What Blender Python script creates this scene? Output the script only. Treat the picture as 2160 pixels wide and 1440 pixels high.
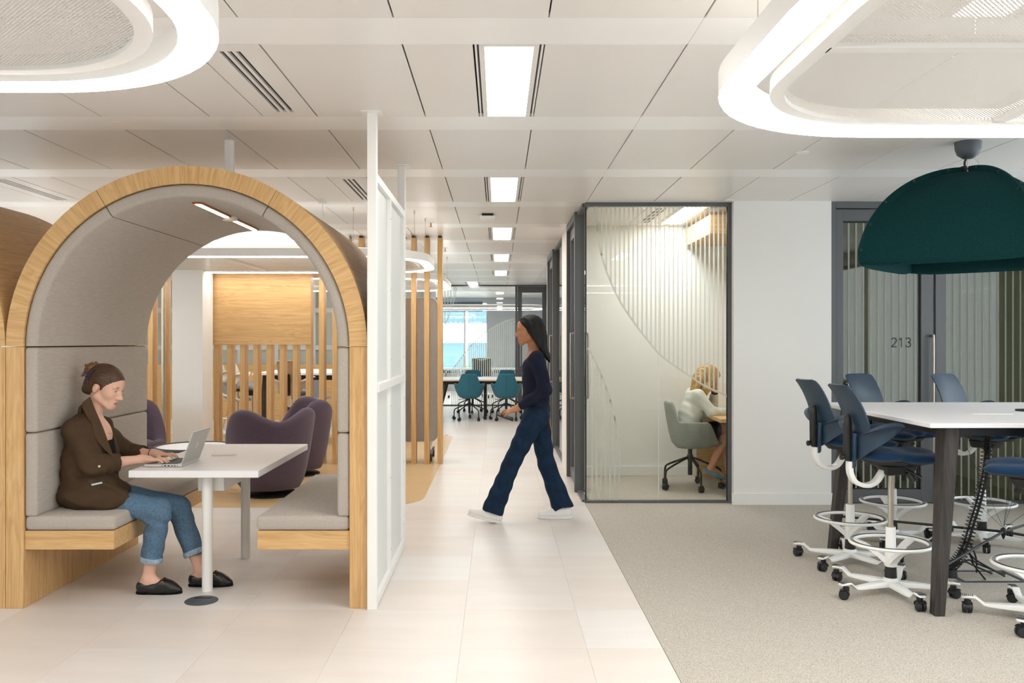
import bpy, bmesh, math, random
import numpy as np
from mathutils import Vector, Matrix
for _o in list(bpy.data.objects): bpy.data.objects.remove(_o)
SC = bpy.context.scene
COL = SC.collection
PI = math.pi
rnd = random.Random(7)

# ------------------------------------------------------------------ camera
F, H, CZ = 1850.0, 1.46, 2.70            # focal length in pixels, eye height, ceiling height
VX, VY = 1051.0, 718.0                   # vanishing point in the 2160x1440 frame
cam = bpy.data.cameras.new('camera'); cam.sensor_width = 36.0
cam.lens = 36.0 * F / 2160.0
cam.shift_x = (1080 - VX) / 2160.0; cam.shift_y = -(720 - VY) / 2160.0
cam.clip_start = 0.05; cam.clip_end = 300
camo = bpy.data.objects.new('camera', cam); COL.objects.link(camo)
camo.location = (0, 0, H); camo.rotation_euler = (PI/2, 0, 0)
SC.camera = camo
# ------------------------------------------------------------------ sky and exposure
W = bpy.data.worlds.new('sky'); SC.world = W; W.use_nodes = True
wb = W.node_tree.nodes['Background']; wb.inputs[0].default_value = (0.96, 0.98, 1.0, 1); wb.inputs[1].default_value = 2.6
SC.view_settings.view_transform = 'Standard'; SC.view_settings.look = 'None'
SC.view_settings.gamma = 1.0; SC.view_settings.use_curve_mapping = False
SC.view_settings.exposure = 0.70
LED = 15.0                                # strength of the ring lamps
PANEL = 12.0                              # strength of the ceiling light panels

# ------------------------------------------------------------------ materials
def lin(h):
    h = h.lstrip('#'); r = []
    for i in (0, 2, 4):
        v = int(h[i:i+2], 16) / 255.0
        r.append(v/12.92 if v <= 0.04045 else ((v+0.055)/1.055)**2.4)
    return (r[0], r[1], r[2], 1.0)
M = {}
def newmat(name):
    m = bpy.data.materials.new(name); m.use_nodes = True; M[name] = m
    nt = m.node_tree; b = nt.nodes['Principled BSDF']
    return m, nt, b
def N(nt, t, **kw):
    n = nt.nodes.new(t)
    for k, v in kw.items(): setattr(n, k, v)
    return n
def L(nt, a, b): nt.links.new(a, b)
def plain(name, col, rough=0.5, metal=0.0, noise=0.0, nscale=8.0, bump=0.0, bscale=200.0, spec=0.5, nstretch=(1,1,1), sheen=0.0, coat=0.0):
    m, nt, b = newmat(name)
    c = lin(col)
    b.inputs['Base Color'].default_value = c
    b.inputs['Roughness'].default_value = rough; b.inputs['Metallic'].default_value = metal
    b.inputs['Specular IOR Level'].default_value = spec
    if sheen: b.inputs['Sheen Weight'].default_value = sheen
    if coat: b.inputs['Coat Weight'].default_value = coat
    if noise or bump: tc = N(nt, 'ShaderNodeTexCoord')
    if noise:
        mp = N(nt, 'ShaderNodeMapping'); mp.inputs['Scale'].default_value = nstretch
        L(nt, tc.outputs['Object'], mp.inputs['Vector'])
        t = N(nt, 'ShaderNodeTexNoise'); t.inputs['Scale'].default_value = nscale; t.inputs['Detail'].default_value = 5
        L(nt, mp.outputs['Vector'], t.inputs['Vector'])
        r = N(nt, 'ShaderNodeValToRGB')
        lo = tuple(max(0, x*(1-noise)) for x in c[:3])+(1,); hi = tuple(min(1, x*(1+noise)) for x in c[:3])+(1,)
        r.color_ramp.elements[0].position = 0.3; r.color_ramp.elements[1].position = 0.7
        r.color_ramp.elements[0].color = lo; r.color_ramp.elements[1].color = hi
        L(nt, t.outputs['Fac'], r.inputs['Fac']); L(nt, r.outputs['Color'], b.inputs['Base Color'])
    if bump:
        t2 = N(nt, 'ShaderNodeTexNoise'); t2.inputs['Scale'].default_value = bscale; t2.inputs['Detail'].default_value = 2
        L(nt, tc.outputs['Object'], t2.inputs['Vector'])
        bp = N(nt, 'ShaderNodeBump'); bp.inputs['Strength'].default_value = bump; bp.inputs['Distance'].default_value = 0.004
        L(nt, t2.outputs['Fac'], bp.inputs['Height']); L(nt, bp.outputs['Normal'], b.inputs['Normal'])
    return m
def wood(name, axis, light='#DCB680', dark='#C29560', rough=0.42, fine=55.0):
    """oak veneer; axis is the grain direction: x, y, z in object space, or u / v in the UV map"""
    m, nt, b = newmat(name)
    tc = N(nt, 'ShaderNodeTexCoord'); src = tc.outputs['UV'] if axis in 'uv' else tc.outputs['Object']
    k = {'x': 0, 'y': 1, 'z': 2, 'u': 0, 'v': 1}[axis]
    s1 = [fine]*3; s1[k] = 1.6
    s2 = [9.0]*3; s2[k] = 0.8
    mp = N(nt, 'ShaderNodeMapping'); mp.inputs['Scale'].default_value = s1; L(nt, src, mp.inputs['Vector'])
    mp2 = N(nt, 'ShaderNodeMapping'); mp2.inputs['Scale'].default_value = s2; L(nt, src, mp2.inputs['Vector'])
    n1 = N(nt, 'ShaderNodeTexNoise'); n1.inputs['Scale'].default_value = 1; n1.inputs['Detail'].default_value = 6; n1.inputs['Distortion'].default_value = 0.3
    n2 = N(nt, 'ShaderNodeTexNoise'); n2.inputs['Scale'].default_value = 1; n2.inputs['Detail'].default_value = 3; n2.inputs['Distortion'].default_value = 1.6
    L(nt, mp.outputs['Vector'], n1.inputs['Vector']); L(nt, mp2.outputs['Vector'], n2.inputs['Vector'])
    ma = N(nt, 'ShaderNodeMath', operation='MULTIPLY'); ma.inputs[1].default_value = 9.0
    L(nt, n2.outputs['Fac'], ma.inputs[0])
    fr = N(nt, 'ShaderNodeMath', operation='PINGPONG'); fr.inputs[1].default_value = 0.5
    L(nt, ma.outputs[0], fr.inputs[0])
    mx = N(nt, 'ShaderNodeMath', operation='MULTIPLY_ADD'); mx.inputs[1].default_value = 0.5
    L(nt, fr.outputs[0], mx.inputs[0]); 
    h = N(nt, 'ShaderNodeMath', operation='MULTIPLY'); h.inputs[1].default_value = 0.9
    L(nt, n1.outputs['Fac'], h.inputs[0]); L(nt, h.outputs[0], mx.inputs[2])
    r = N(nt, 'ShaderNodeValToRGB')
    r.color_ramp.elements[0].position = 0.28; r.color_ramp.elements[1].position = 0.78
    r.color_ramp.elements[0].color = lin(dark); r.color_ramp.elements[1].color = lin(light)
    L(nt, mx.outputs[0], r.inputs['Fac']); L(nt, r.outputs['Color'], b.inputs['Base Color'])
    b.inputs['Roughness'].default_value = rough; b.inputs['Specular IOR Level'].default_value = 0.35
    bp = N(nt, 'ShaderNodeBump'); bp.inputs['Strength'].default_value = 0.08; bp.inputs['Distance'].default_value = 0.002
    L(nt, n1.outputs['Fac'], bp.inputs['Height']); L(nt, bp.outputs['Normal'], b.inputs['Normal'])
    return m
def emit(name, col, s):
    m, nt, b = newmat(name); b.inputs['Base Color'].default_value = (0.8, 0.8, 0.8, 1)
    b.inputs['Emission Color'].default_value = lin(col); b.inputs['Emission Strength'].default_value = s
    return m
def fabric(name, col, axis=0, streak=0.16, rough=0.9, weave=260.0):
    """heathered cloth with thread streaks along one axis of object space"""
    m, nt, b = newmat(name); c = lin(col)
    tc = N(nt, 'ShaderNodeTexCoord')
    s = [weave]*3; s[axis] = 14.0
    mp = N(nt, 'ShaderNodeMapping'); mp.inputs['Scale'].default_value = s; L(nt, tc.outputs['Object'], mp.inputs['Vector'])
    t = N(nt, 'ShaderNodeTexNoise'); t.inputs['Scale'].default_value = 1; t.inputs['Detail'].default_value = 3
    L(nt, mp.outputs['Vector'], t.inputs['Vector'])
    r = N(nt, 'ShaderNodeValToRGB'); r.color_ramp.elements[0].position = 0.3; r.color_ramp.elements[1].position = 0.65
    r.color_ramp.elements[0].color = tuple(x*(1-2.2*streak) for x in c[:3])+(1,); r.color_ramp.elements[1].color = tuple(min(1, x*(1+streak)) for x in c[:3])+(1,)
    L(nt, t.outputs['Fac'], r.inputs['Fac']); L(nt, r.outputs['Color'], b.inputs['Base Color'])
    b.inputs['Roughness'].default_value = rough; b.inputs['Specular IOR Level'].default_value = 0.2
    b.inputs['Sheen Weight'].default_value = 0.15; b.inputs['Sheen Roughness'].default_value = 0.5
    bp = N(nt, 'ShaderNodeBump'); bp.inputs['Strength'].default_value = 0.25; bp.inputs['Distance'].default_value = 0.002
    L(nt, t.outputs['Fac'], bp.inputs['Height']); L(nt, bp.outputs['Normal'], b.inputs['Normal'])
    return m
def glass(name, tint='#EEF5F0', base=0.045):
    """thin clear pane: see-through plus a mirror reflection that grows towards grazing angles"""
    m = bpy.data.materials.new(name); m.use_nodes = True; M[name] = m; nt = m.node_tree
    nt.nodes.remove(nt.nodes['Principled BSDF']); out = nt.nodes['Material Output']
    tr = N(nt, 'ShaderNodeBsdfTransparent'); tr.inputs[0].default_value = lin(tint)
    gl = N(nt, 'ShaderNodeBsdfGlossy'); gl.inputs['Roughness'].default_value = 0.0
    lw = N(nt, 'ShaderNodeLayerWeight'); lw.inputs['Blend'].default_value = 0.5
    pw = N(nt, 'ShaderNodeMath', operation='POWER'); pw.inputs[1].default_value = 5.0; L(nt, lw.outputs['Facing'], pw.inputs[0])
    ad = N(nt, 'ShaderNodeMath', operation='MULTIPLY_ADD'); ad.inputs[1].default_value = 1-base; ad.inputs[2].default_value = base
    L(nt, pw.outputs[0], ad.inputs[0])
    mx = N(nt, 'ShaderNodeMixShader'); L(nt, ad.outputs[0], mx.inputs[0]); L(nt, tr.outputs[0], mx.inputs[1]); L(nt, gl.outputs[0], mx.inputs[2])
    L(nt, mx.outputs[0], out.inputs['Surface'])
    return m
def film(name, col, see=0.2):
    m = bpy.data.materials.new(name); m.use_nodes = True; M[name] = m; nt = m.node_tree
    nt.nodes.remove(nt.nodes['Principled BSDF']); out = nt.nodes['Material Output']
    a = N(nt, 'ShaderNodeBsdfDiffuse'); a.inputs[0].default_value = lin(col)
    t = N(nt, 'ShaderNodeBsdfTranslucent'); t.inputs[0].default_value = lin(col)
    x = N(nt, 'ShaderNodeMixShader'); x.inputs[0].default_value = 0.5; L(nt, a.outputs[0], x.inputs[1]); L(nt, t.outputs[0], x.inputs[2])
    tr = N(nt, 'ShaderNodeBsdfTransparent'); y = N(nt, 'ShaderNodeMixShader'); y.inputs[0].default_value = see
    L(nt, x.outputs[0], y.inputs[1]); L(nt, tr.outputs[0], y.inputs[2]); L(nt, y.outputs[0], out.inputs['Surface'])
    return m
def perforated(name, col, pitch=0.009, hole=0.35):
    m, nt, b = newmat(name); b.inputs['Base Color'].default_value = lin(col); b.inputs['Roughness'].default_value = 0.5
    out = nt.nodes['Material Output']
    tc = N(nt, 'ShaderNodeTexCoord'); mp = N(nt, 'ShaderNodeMapping'); mp.inputs['Rotation'].default_value = (0, 0, PI/4)
    L(nt, tc.outputs['Object'], mp.inputs['Vector'])
    v = N(nt, 'ShaderNodeTexVoronoi', voronoi_dimensions='2D'); v.inputs['Scale'].default_value = 1/pitch; v.inputs['Randomness'].default_value = 0.0
    L(nt, mp.outputs['Vector'], v.inputs['Vector'])
    lt = N(nt, 'ShaderNodeMath', operation='LESS_THAN'); lt.inputs[1].default_value = hole; L(nt, v.outputs['Distance'], lt.inputs[0])
    tr = N(nt, 'ShaderNodeBsdfTransparent'); mx = N(nt, 'ShaderNodeMixShader')
    L(nt, lt.outputs[0], mx.inputs[0]); L(nt, b.outputs[0], mx.inputs[1]); L(nt, tr.outputs[0], mx.inputs[2]); L(nt, mx.outputs[0], out.inputs['Surface'])
    return m

wood('oak_x', 'x'); wood('oak_y', 'y'); wood('oak_z', 'z'); wood('oak_u', 'u'); wood('oak_v', 'v')
wood('oak_floor', 'x', '#DCBE92', '#C6A374', 0.30, 40)
wood('oak_pale', 'x', '#E2BE8A', '#C99F66', 0.4)
wood('black_wood', 'z', '#45403E', '#2A2625', 0.45)
plain('ceiling_white', '#E9E5E1', 0.38, noise=0.012, nscale=1.5); plain('band_white', '#F4F2F0', 0.3)
plain('void', '#1A1A1A', 0.9)
plain('wall_white', '#ECEAE6', 0.75, bump=0.03, bscale=400)
plain('trim_white', '#EDECE8', 0.5)
plain('white_metal', '#F1EFEC', 0.42)
plain('grey_frame', '#5F6164', 0.42, spec=0.4)
plain('black_gasket', '#1B1C1D', 0.6)
plain('tile', '#E0D9D3', 0.34, noise=0.035, nscale=2.2, nstretch=(0.7, 3.0, 1), bump=0.01, bscale=90)
plain('tile_warm', '#DED5CE', 0.34, noise=0.04, nscale=1.7, nstretch=(0.8, 2.5, 1), bump=0.01, bscale=90)
plain('tile_cool', '#E2DDD9', 0.34, noise=0.03, nscale=2.8, nstretch=(0.6, 3.0, 1), bump=0.01, bscale=90)
plain('carpet', '#BBB4AA', 1.0, noise=0.34, nscale=170, bump=0.6, bscale=260, spec=0.1)
fabric('booth_grey', '#B4ABA1', 0, 0.05, 0.95, 230)
fabric('booth_grey_y', '#B4ABA1', 1, 0.05, 0.95, 230)
fabric('plum', '#574955', 2, 0.08, 0.95, 300)
fabric('teal', '#376C7D', 2, 0.06, 0.95, 300)
fabric('pale_felt', '#949992', 2, 0.06, 0.95, 300)
fabric('screen_felt', '#BAB6B3', 2, 0.06, 0.95, 260)
fabric('stool_blue', '#0A3150', 1, 0.08, 0.9, 300)
fabric('stool_grey', '#7E8081', 1, 0.06, 0.9, 300)
plain('green_felt', '#0D3537', 0.95, noise=0.22, nscale=140, bump=0.25, bscale=420, spec=0.15)
plain('plastic_blue', '#22384C', 0.38, spec=0.45)
plain('plastic_light', '#C9C2BA', 0.45)
plain('plastic_white', '#F2F2F0', 0.33)
plain('plastic_black', '#17181A', 0.45)
plain('rubber', '#1F2022', 0.6)
plain('chrome', '#C9C5BF', 0.18, 1.0)
plain('steel', '#B9B2A6', 0.28, 1.0)
plain('copper', '#C07B4A', 0.3, 1.0)
plain('brass', '#D3A94E', 0.22, 1.0)
plain('table_white', '#EFEDEF', 0.42)
plain('laptop_silver', '#B7B7B4', 0.33, 0.75)
plain('laptop_light', '#D5D5D3', 0.35, 0.5)
plain('dark_grey', '#44484B', 0.5)
plain('cream', '#EFE8DC', 0.45)
plain('screen_black', '#0B0C0E', 0.12)
plain('slate_metal', '#4A5058', 0.5)
plain('paper_blue', '#C4D6DE', 0.6)
emit('fill_panel', '#FFF8E8', 4.0); emit('ceiling_fill', '#FFFBF3', 3.2); emit('led_soft', '#FFFDF8', 9.0); emit('led', '#FFFDF8', LED); emit('panel_light', '#FFFBF3', PANEL); emit('booth_led', '#FFE3C4', 9.0); emit('room_panel', '#FBFCFF', PANEL*1.6)
glass('clear_glass', '#FAFCFB', 0.03); glass('green_glass', '#FBFCF9', 0.02); glass('dim_glass', '#DFE3D6', 0.05); glass('window_glass', '#F6FAFB', 0.02)
film('frost', '#D6DBD4', 0.15); plain('panel_mesh', '#DFE1DF', 0.5, bump=0.1, bscale=300)
perforated('mesh_white', '#EDEAE6')
plain('ext_white', '#F1F2F3', 0.8); plain('ext_blue', '#7C9BAD', 0.5, spec=0.4); plain('leaf', '#6F9A62', 0.7, noise=0.3, nscale=6)
plain('blind', '#5B6F86', 0.8); plain('grey_wall', '#C3C8CC', 0.8); plain('pale_green', '#CBD2C8', 0.6); plain('room_wall', '#EDEDE9', 0.8); plain('room_olive', '#C4C0AC', 0.85)

# ------------------------------------------------------------------ mesh builder
class MB:
    def __init__(s): s.v = []; s.f = []; s.uv = None
    def add(s, vs, fs):
        b = len(s.v); s.v += [tuple(map(float, p)) for p in vs]; s.f += [tuple(i+b for i in f) for f in fs]; return s
    def box(s, x0, x1, y0, y1, z0, z1):
        return s.add([(x0,y0,z0),(x1,y0,z0),(x1,y1,z0),(x0,y1,z0),(x0,y0,z1),(x1,y0,z1),(x1,y1,z1),(x0,y1,z1)],
                     [(0,3,2,1),(4,5,6,7),(0,1,5,4),(1,2,6,5),(2,3,7,6),(3,0,4,7)])
    def hexa(s, bottom, top):
        return s.add(list(bottom)+list(top), [(0,3,2,1),(4,5,6,7),(0,1,5,4),(1,2,6,5),(2,3,7,6),(3,0,4,7)])
    def rings(s, rs, closed=True, cap=True):
        """loft: list of rings with equal counts"""
        n = len(rs[0]); vs = [p for r in rs for p in r]; fs = []
        for i in range(len(rs)-1):
            for j in range(n if closed else n-1):
                a = i*n+j; b = i*n+(j+1) % n
                fs.append((a, b, b+n, a+n))
        if cap and closed:
            fs.append(tuple(range(n-1, -1, -1))); fs.append(tuple(range((len(rs)-1)*n, len(rs)*n)))
        return s.add(vs, fs)
    def loop(s, rs):
        """loft closed both ways (a ring of sections)"""
        n = len(rs[0]); m = len(rs); vs = [p for r in rs for p in r]; fs = []
        for i in range(m):
            for j in range(n):
                a = i*n+j; b = i*n+(j+1) % n; c = ((i+1) % m)*n+(j+1) % n; d = ((i+1) % m)*n+j
                fs.append((a, b, c, d))
        return s.add(vs, fs)
    def cyl(s, p0, p1, r0, r1=None, n=16):
        return s.tube([p0, p1], [r0, r0 if r1 is None else r1], n)
    def tube(s, path, r, n=8, closed=False, flat=1.0):
        P = [Vector(p) for p in path]; m = len(P)
        rr = r if isinstance(r, (list, tuple)) else [r]*m
        rs = []; up = None
        for i in range(m):
            if closed: t = (P[(i+1) % m]-P[i-1]).normalized()
            else: t = (P[min(i+1, m-1)]-P[max(i-1, 0)]).normalized()
            if up is None:
                up = Vector((0,0,1)) if abs(t.z) < 0.9 else Vector((0,1,0))
            sd = t.cross(up); 
            if sd.length < 1e-6: sd = t.cross(Vector((1,0,0)))
            sd.normalize(); u2 = sd.cross(t).normalized(); up = u2
            rs.append([P[i]+(sd*math.cos(2*PI*k/n)+u2*math.sin(2*PI*k/n)*flat)*rr[i] for k in range(n)])
        return s.loop(rs) if closed else s.rings(rs)
    def lathe(s, prof, n=24, c=(0,0,0)):
        return s.rings([[(c[0]+r*math.cos(2*PI*k/n), c[1]+r*math.sin(2*PI*k/n), c[2]+z) for k in range(n)] for r, z in prof])
    def prism(s, poly, z0, z1):
        n = len(poly)
        return s.add([(x, y, z0) for x, y in poly]+[(x, y, z1) for x, y in poly],
                     [tuple(range(n-1, -1, -1)), tuple(range(n, 2*n))]+[(i, (i+1) % n, (i+1) % n+n, i+n) for i in range(n)])
    def prism_y(s, poly, y0, y1):
        """poly in (x, z) extruded along y"""
        n = len(poly)
        return s.add([(x, y0, z) for x, z in poly]+[(x, y1, z) for x, z in poly],
                     [tuple(range(n)), tuple(range(2*n-1, n-1, -1))]+[((i+1) % n, i, i+n, (i+1) % n+n) for i in range(n)])
    def grid(s, rows, thick=None):
        """sheet of points; thick gives a solid shell offset along the sheet normal"""
        R = len(rows); C = len(rows[0]); P = np.array([[tuple(p) for p in r] for r in rows], float)
        if thick is None:
            return s.add(P.reshape(-1, 3), [(i*C+j, i*C+j+1, (i+1)*C+j+1, (i+1)*C+j) for i in range(R-1) for j in range(C-1)])
        du = np.gradient(P, axis=0); dv = np.gradient(P, axis=1); nn = np.cross(dv, du); nn /= np.maximum(np.linalg.norm(nn, axis=2, keepdims=True), 1e-9)
        th = thick if np.isscalar(thick) else np.asarray(thick)[..., None]
        Q = P-nn*th; A = P.reshape(-1, 3); B = Q.reshape(-1, 3); K = R*C
        fs = [(i*C+j, i*C+j+1, (i+1)*C+j+1, (i+1)*C+j) for i in range(R-1) for j in range(C-1)]
        fs += [(K+i*C+j, K+(i+1)*C+j, K+(i+1)*C+j+1, K+i*C+j+1) for i in range(R-1) for j in range(C-1)]
        for j in range(C-1):
            fs += [(j+1, j, K+j, K+j+1), ((R-1)*C+j, (R-1)*C+j+1, K+(R-1)*C+j+1, K+(R-1)*C+j)]
        for i in range(R-1):
            fs += [(i*C, (i+1)*C, K+(i+1)*C, K+i*C), ((i+1)*C+C-1, i*C+C-1, K+i*C+C-1, K+(i+1)*C+C-1)]
        return s.add(np.vstack([A, B]), fs)
    def xf(s, mat):
        s.v = [tuple(mat @ Vector(p)) for p in s.v]; return s
def rotz(a, c=(0,0,0)):
    c = Vector(c); return Matrix.Translation(c) @ Matrix.Rotation(a, 4, 'Z') @ Matrix.Translation(-c)
def add(o, parent=None):
    COL.objects.link(o)
    if parent is not None: o.parent = parent
    return o
def tag(o, label=None, cat=None, group=None, kind=None):
    if label: o['label'] = label
    if cat: o['category'] = cat
    if group: o['group'] = group
    if kind: o['kind'] = kind
    return o
def thing(name, label, cat, loc=(0,0,0), rz=0.0, group=None):
    o = bpy.data.objects.new(name, None); o.empty_display_size = 0.1
    o.location = loc; o.rotation_euler = (0, 0, rz); add(o)
    return tag(o, label, cat, group)
def mesh(mb, name, mat, smooth=None, bevel=0.0, seg=2, off=(0,0,0), uv=None, recalc=True):
    me = bpy.data.meshes.new(name)
    vs = [(p[0]-off[0], p[1]-off[1], p[2]-off[2]) for p in mb.v]
    me.from_pydata(vs, [], mb.f)
    if recalc or bevel:
        bm = bmesh.new(); bm.from_mesh(me)
        bmesh.ops.recalc_face_normals(bm, faces=bm.faces)
        if bevel:
            es = [e for e in bm.edges if len(e.link_faces) == 2 and e.calc_face_angle(0) > 0.5]
            bmesh.ops.bevel(bm, geom=es, offset=bevel, segments=seg, profile=0.5, affect='EDGES', clamp_overlap=True)
        bm.to_mesh(me); bm.free()
    ms = mat if isinstance(mat, (list, tuple)) else [mat]
    for m in ms: me.materials.append(M[m] if isinstance(m, str) else m)
    if uv is not None:
        ul = me.uv_layers.new(name='UVMap')
        for lp in me.loops: ul.data[lp.index].uv = uv(me.vertices[lp.vertex_index].co)
    if smooth is not None:
        me.shade_smooth()
        if smooth < 180: me.set_sharp_from_angle(angle=math.radians(smooth))
    me.update(); return me
def part(mb, name, mat, parent=None, world=False, **kw):
    """one mesh object; with world=True the builder's points are world points and the parent is an unrotated Empty"""
    off = tuple(parent.location) if (world and parent is not None) else (0,0,0)
    if world and parent is not None and parent.parent is not None: off = tuple(Vector(off)+parent.parent.location)
    o = bpy.data.objects.new(name, mesh(mb, name, mat, off=off, **kw)); return add(o, parent)
def inst(src, name, parent, loc, rz=0.0):
    o = bpy.data.objects.new(name, src.data if hasattr(src, 'data') else src); o.location = loc; o.rotation_euler = (0,0,rz); return add(o, parent)
def copy_tree(o, parent=None):
    c = o.copy(); COL.objects.link(c); c.parent = parent
    for ch in o.children: copy_tree(ch, c)
    return c
def at(px, py, Y): return (px-VX)/F*Y, Y, H-(py-VY)/F*Y
def rrect(x0, x1, y0, y1, r, n=10):
    pts = []
    for cx, cy, a in ((x1-r, y0+r, -PI/2), (x1-r, y1-r, 0), (x0+r, y1-r, PI/2), (x0+r, y0+r, PI)):
        pts += [(cx+r*math.cos(a+PI/2*k/n), cy+r*math.sin(a+PI/2*k/n)) for k in range(n+1)]
    return pts
def spline(pts, n=8):
    P = [Vector(p) for p in pts]; out = []
    for i in range(len(P)-1):
        p0 = P[max(i-1, 0)]; p1 = P[i]; p2 = P[i+1]; p3 = P[min(i+2, len(P)-1)]
        for k in range(n):
            t = k/n; out.append(0.5*((2*p1)+(p2-p0)*t+(2*p0-5*p1+4*p2-p3)*t*t+(3*p1-p0-3*p2+p3)*t**3))
    out.append(P[-1]); return out
def text_mesh(txt, size, name):
    cu = bpy.data.curves.new(name, 'FONT'); cu.body = txt; cu.size = size; cu.align_x = 'CENTER'; cu.align_y = 'CENTER'; cu.extrude = 0.0006
    o = bpy.data.objects.new(name, cu); COL.objects.link(o)
    dg = bpy.context.evaluated_depsgraph_get(); me = bpy.data.meshes.new_from_object(o.evaluated_get(dg))
    bpy.data.objects.remove(o); return me
# ---- implicit surfaces (distance fields on a grid, meshed with surface nets): used for bodies and soft shapes
class SDF:
    def __init__(s, lo, hi, h):
        s.lo = np.array(lo, np.float32); s.h = h
        s.n = np.ceil((np.array(hi)-np.array(lo))/h).astype(int)+1
        s.d = np.full(s.n, 0.3, np.float32)
        s.ax = [s.lo[i]+h*np.arange(s.n[i], dtype=np.float32) for i in range(3)]
    def blk(s, lo, hi):
        a = np.clip(np.floor((np.array(lo)-s.lo)/s.h).astype(int), 0, s.n); b = np.clip(np.ceil((np.array(hi)-s.lo)/s.h).astype(int)+1, 0, s.n)
        if (b <= a).any(): return None, None
        sl = tuple(slice(a[i], b[i]) for i in range(3))
        X = s.ax[0][sl[0]][:, None, None]; Y = s.ax[1][sl[1]][None, :, None]; Z = s.ax[2][sl[2]][None, None, :]
        return sl, (X, Y, Z)
    def op(s, fn, lo, hi, k, mode):
        m = k+3*s.h
        sl, P = s.blk(np.array(lo)-m, np.array(hi)+m)
        if sl is None: return s
        b = fn(*P); a = s.d[sl]
        if mode == 'u':
            if k <= 0: r = np.minimum(a, b)
            else:
                t = np.clip(0.5+0.5*(b-a)/k, 0, 1); r = b+(a-b)*t-k*t*(1-t)
        else:
            if k <= 0: r = np.maximum(a, -b)
            else:
                t = np.clip(0.5-0.5*(a+b)/k, 0, 1); r = a+(-b-a)*t+k*t*(1-t)
        s.d[sl] = r; return s
    def cone(s, p0, p1, r0, r1=None, k=0.02, sq=(1,1,1), mode='u'):
        r1 = r0 if r1 is None else r1; p0 = np.array(p0, float); p1 = np.array(p1, float); q = np.array(sq, float)
        ab = (p1-p0)/q; L2 = max(float(ab@ab), 1e-12); rm = max(r0, r1)*q
        def fn(X, Y, Z):
            x = (X-p0[0])/q[0]; y = (Y-p0[1])/q[1]; z = (Z-p0[2])/q[2]
            t = np.clip((x*ab[0]+y*ab[1]+z*ab[2])/L2, 0, 1)
            return np.sqrt((x-ab[0]*t)**2+(y-ab[1]*t)**2+(z-ab[2]*t)**2)-(r0+(r1-r0)*t)
        return s.op(fn, np.minimum(p0, p1)-rm, np.maximum(p0, p1)+rm, k, mode)
    def chain(s, pts, k=0.02, sq=(1,1,1)):
        for (p, r), (p2, r2) in zip(pts, pts[1:]): s.cone(p, p2, r, r2, k, sq)
        return s
    def ell(s, c, r, k=0.02, R=None, mode='u'):
        c = np.array(c, float); r = np.array(r, float); R = np.eye(3) if R is None else np.array(R, float)   # R columns: local axes
        e = np.sqrt(((R*r)**2).sum(1))
        def fn(X, Y, Z):
            x = X-c[0]; y = Y-c[1]; z = Z-c[2]
            l = [x*R[0, i]+y*R[1, i]+z*R[2, i] for i in range(3)]
            k0 = np.sqrt(sum((l[i]/r[i])**2 for i in range(3))); k1 = np.sqrt(sum((l[i]/r[i]**2)**2 for i in range(3)))
            return k0*(k0-1)/np.maximum(k1, 1e-6)
        return s.op(fn, c-e, c+e, k, mode)
    def rbox(s, c, hf, rad=0.01, k=0.02, R=None, mode='u'):
        c = np.array(c, float); hf = np.array(hf, float); R = np.eye(3) if R is None else np.array(R, float); e = np.abs(R)@hf
        def fn(X, Y, Z):
            x = X-c[0]; y = Y-c[1]; z = Z-c[2]
            l = [np.abs(x*R[0, i]+y*R[1, i]+z*R[2, i])-(hf[i]-rad) for i in range(3)]
            o = np.sqrt(sum(np.maximum(q, 0)**2 for q in l))+np.minimum(np.maximum(np.maximum(l[0], l[1]), l[2]), 0)
            return o-rad
        return s.op(fn, c-e, c+e, k, mode)
    def keep(s, p, n, k=0.0):
        """cut away what lies on the side n points to"""
        p = np.array(p, float); n = np.array(n, float); n /= np.linalg.norm(n)
        X, Y, Z = s.ax[0][:, None, None], s.ax[1][None, :, None], s.ax[2][None, None, :]
        s.d = np.maximum(s.d, ((X-p[0])*n[0]+(Y-p[1])*n[1]+(Z-p[2])*n[2]).astype(np.float32)); return s
    def fold(s, fn, amp=1.0):
        """displace the surface by a function of position (cloth folds, hair strands)"""
        X, Y, Z = s.ax[0][:, None, None], s.ax[1][None, :, None], s.ax[2][None, None, :]
        m = np.abs(s.d) < 0.04
        ix = np.nonzero(m); s.d[ix] += (amp*fn(s.ax[0][ix[0]], s.ax[1][ix[1]], s.ax[2][ix[2]])).astype(np.float32); return s
    def mb(s, relax=2):
        d = s.d; ins = d < 0
        n = d.shape; C = [(i, j, k) for i in (0, 1) for j in (0, 1) for k in (0, 1)]
        sub = lambda A, c: A[c[0]:n[0]-1+c[0], c[1]:n[1]-1+c[1], c[2]:n[2]-1+c[2]]
        al = np.ones([q-1 for q in n], bool); an = np.zeros_like(al)
        for c in C: q = sub(ins, c); al &= q; an |= q
        act = an & ~al; ix = np.argwhere(act); K = len(ix)
        idm = np.full(act.shape, -1, np.int32); idm[act] = np.arange(K)
        acc = np.zeros((K, 3)); cnt = np.zeros(K)
        val = {c: d[ix[:, 0]+c[0], ix[:, 1]+c[1], ix[:, 2]+c[2]] for c in C}
        for c in C:
            for a in range(3):
                if c[a]: continue
                e = list(c); e[a] = 1; e = tuple(e); va, vb = val[c], val[e]
                m = (va < 0) != (vb < 0); t = np.where(m, va/np.where(m, va-vb, 1), 0)
                for b in range(3): acc[:, b] += np.where(m, c[b]+(t if b == a else 0), 0)
                cnt += m
        V = (ix+acc/cnt[:, None])*s.h+s.lo
        F_ = []
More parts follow.
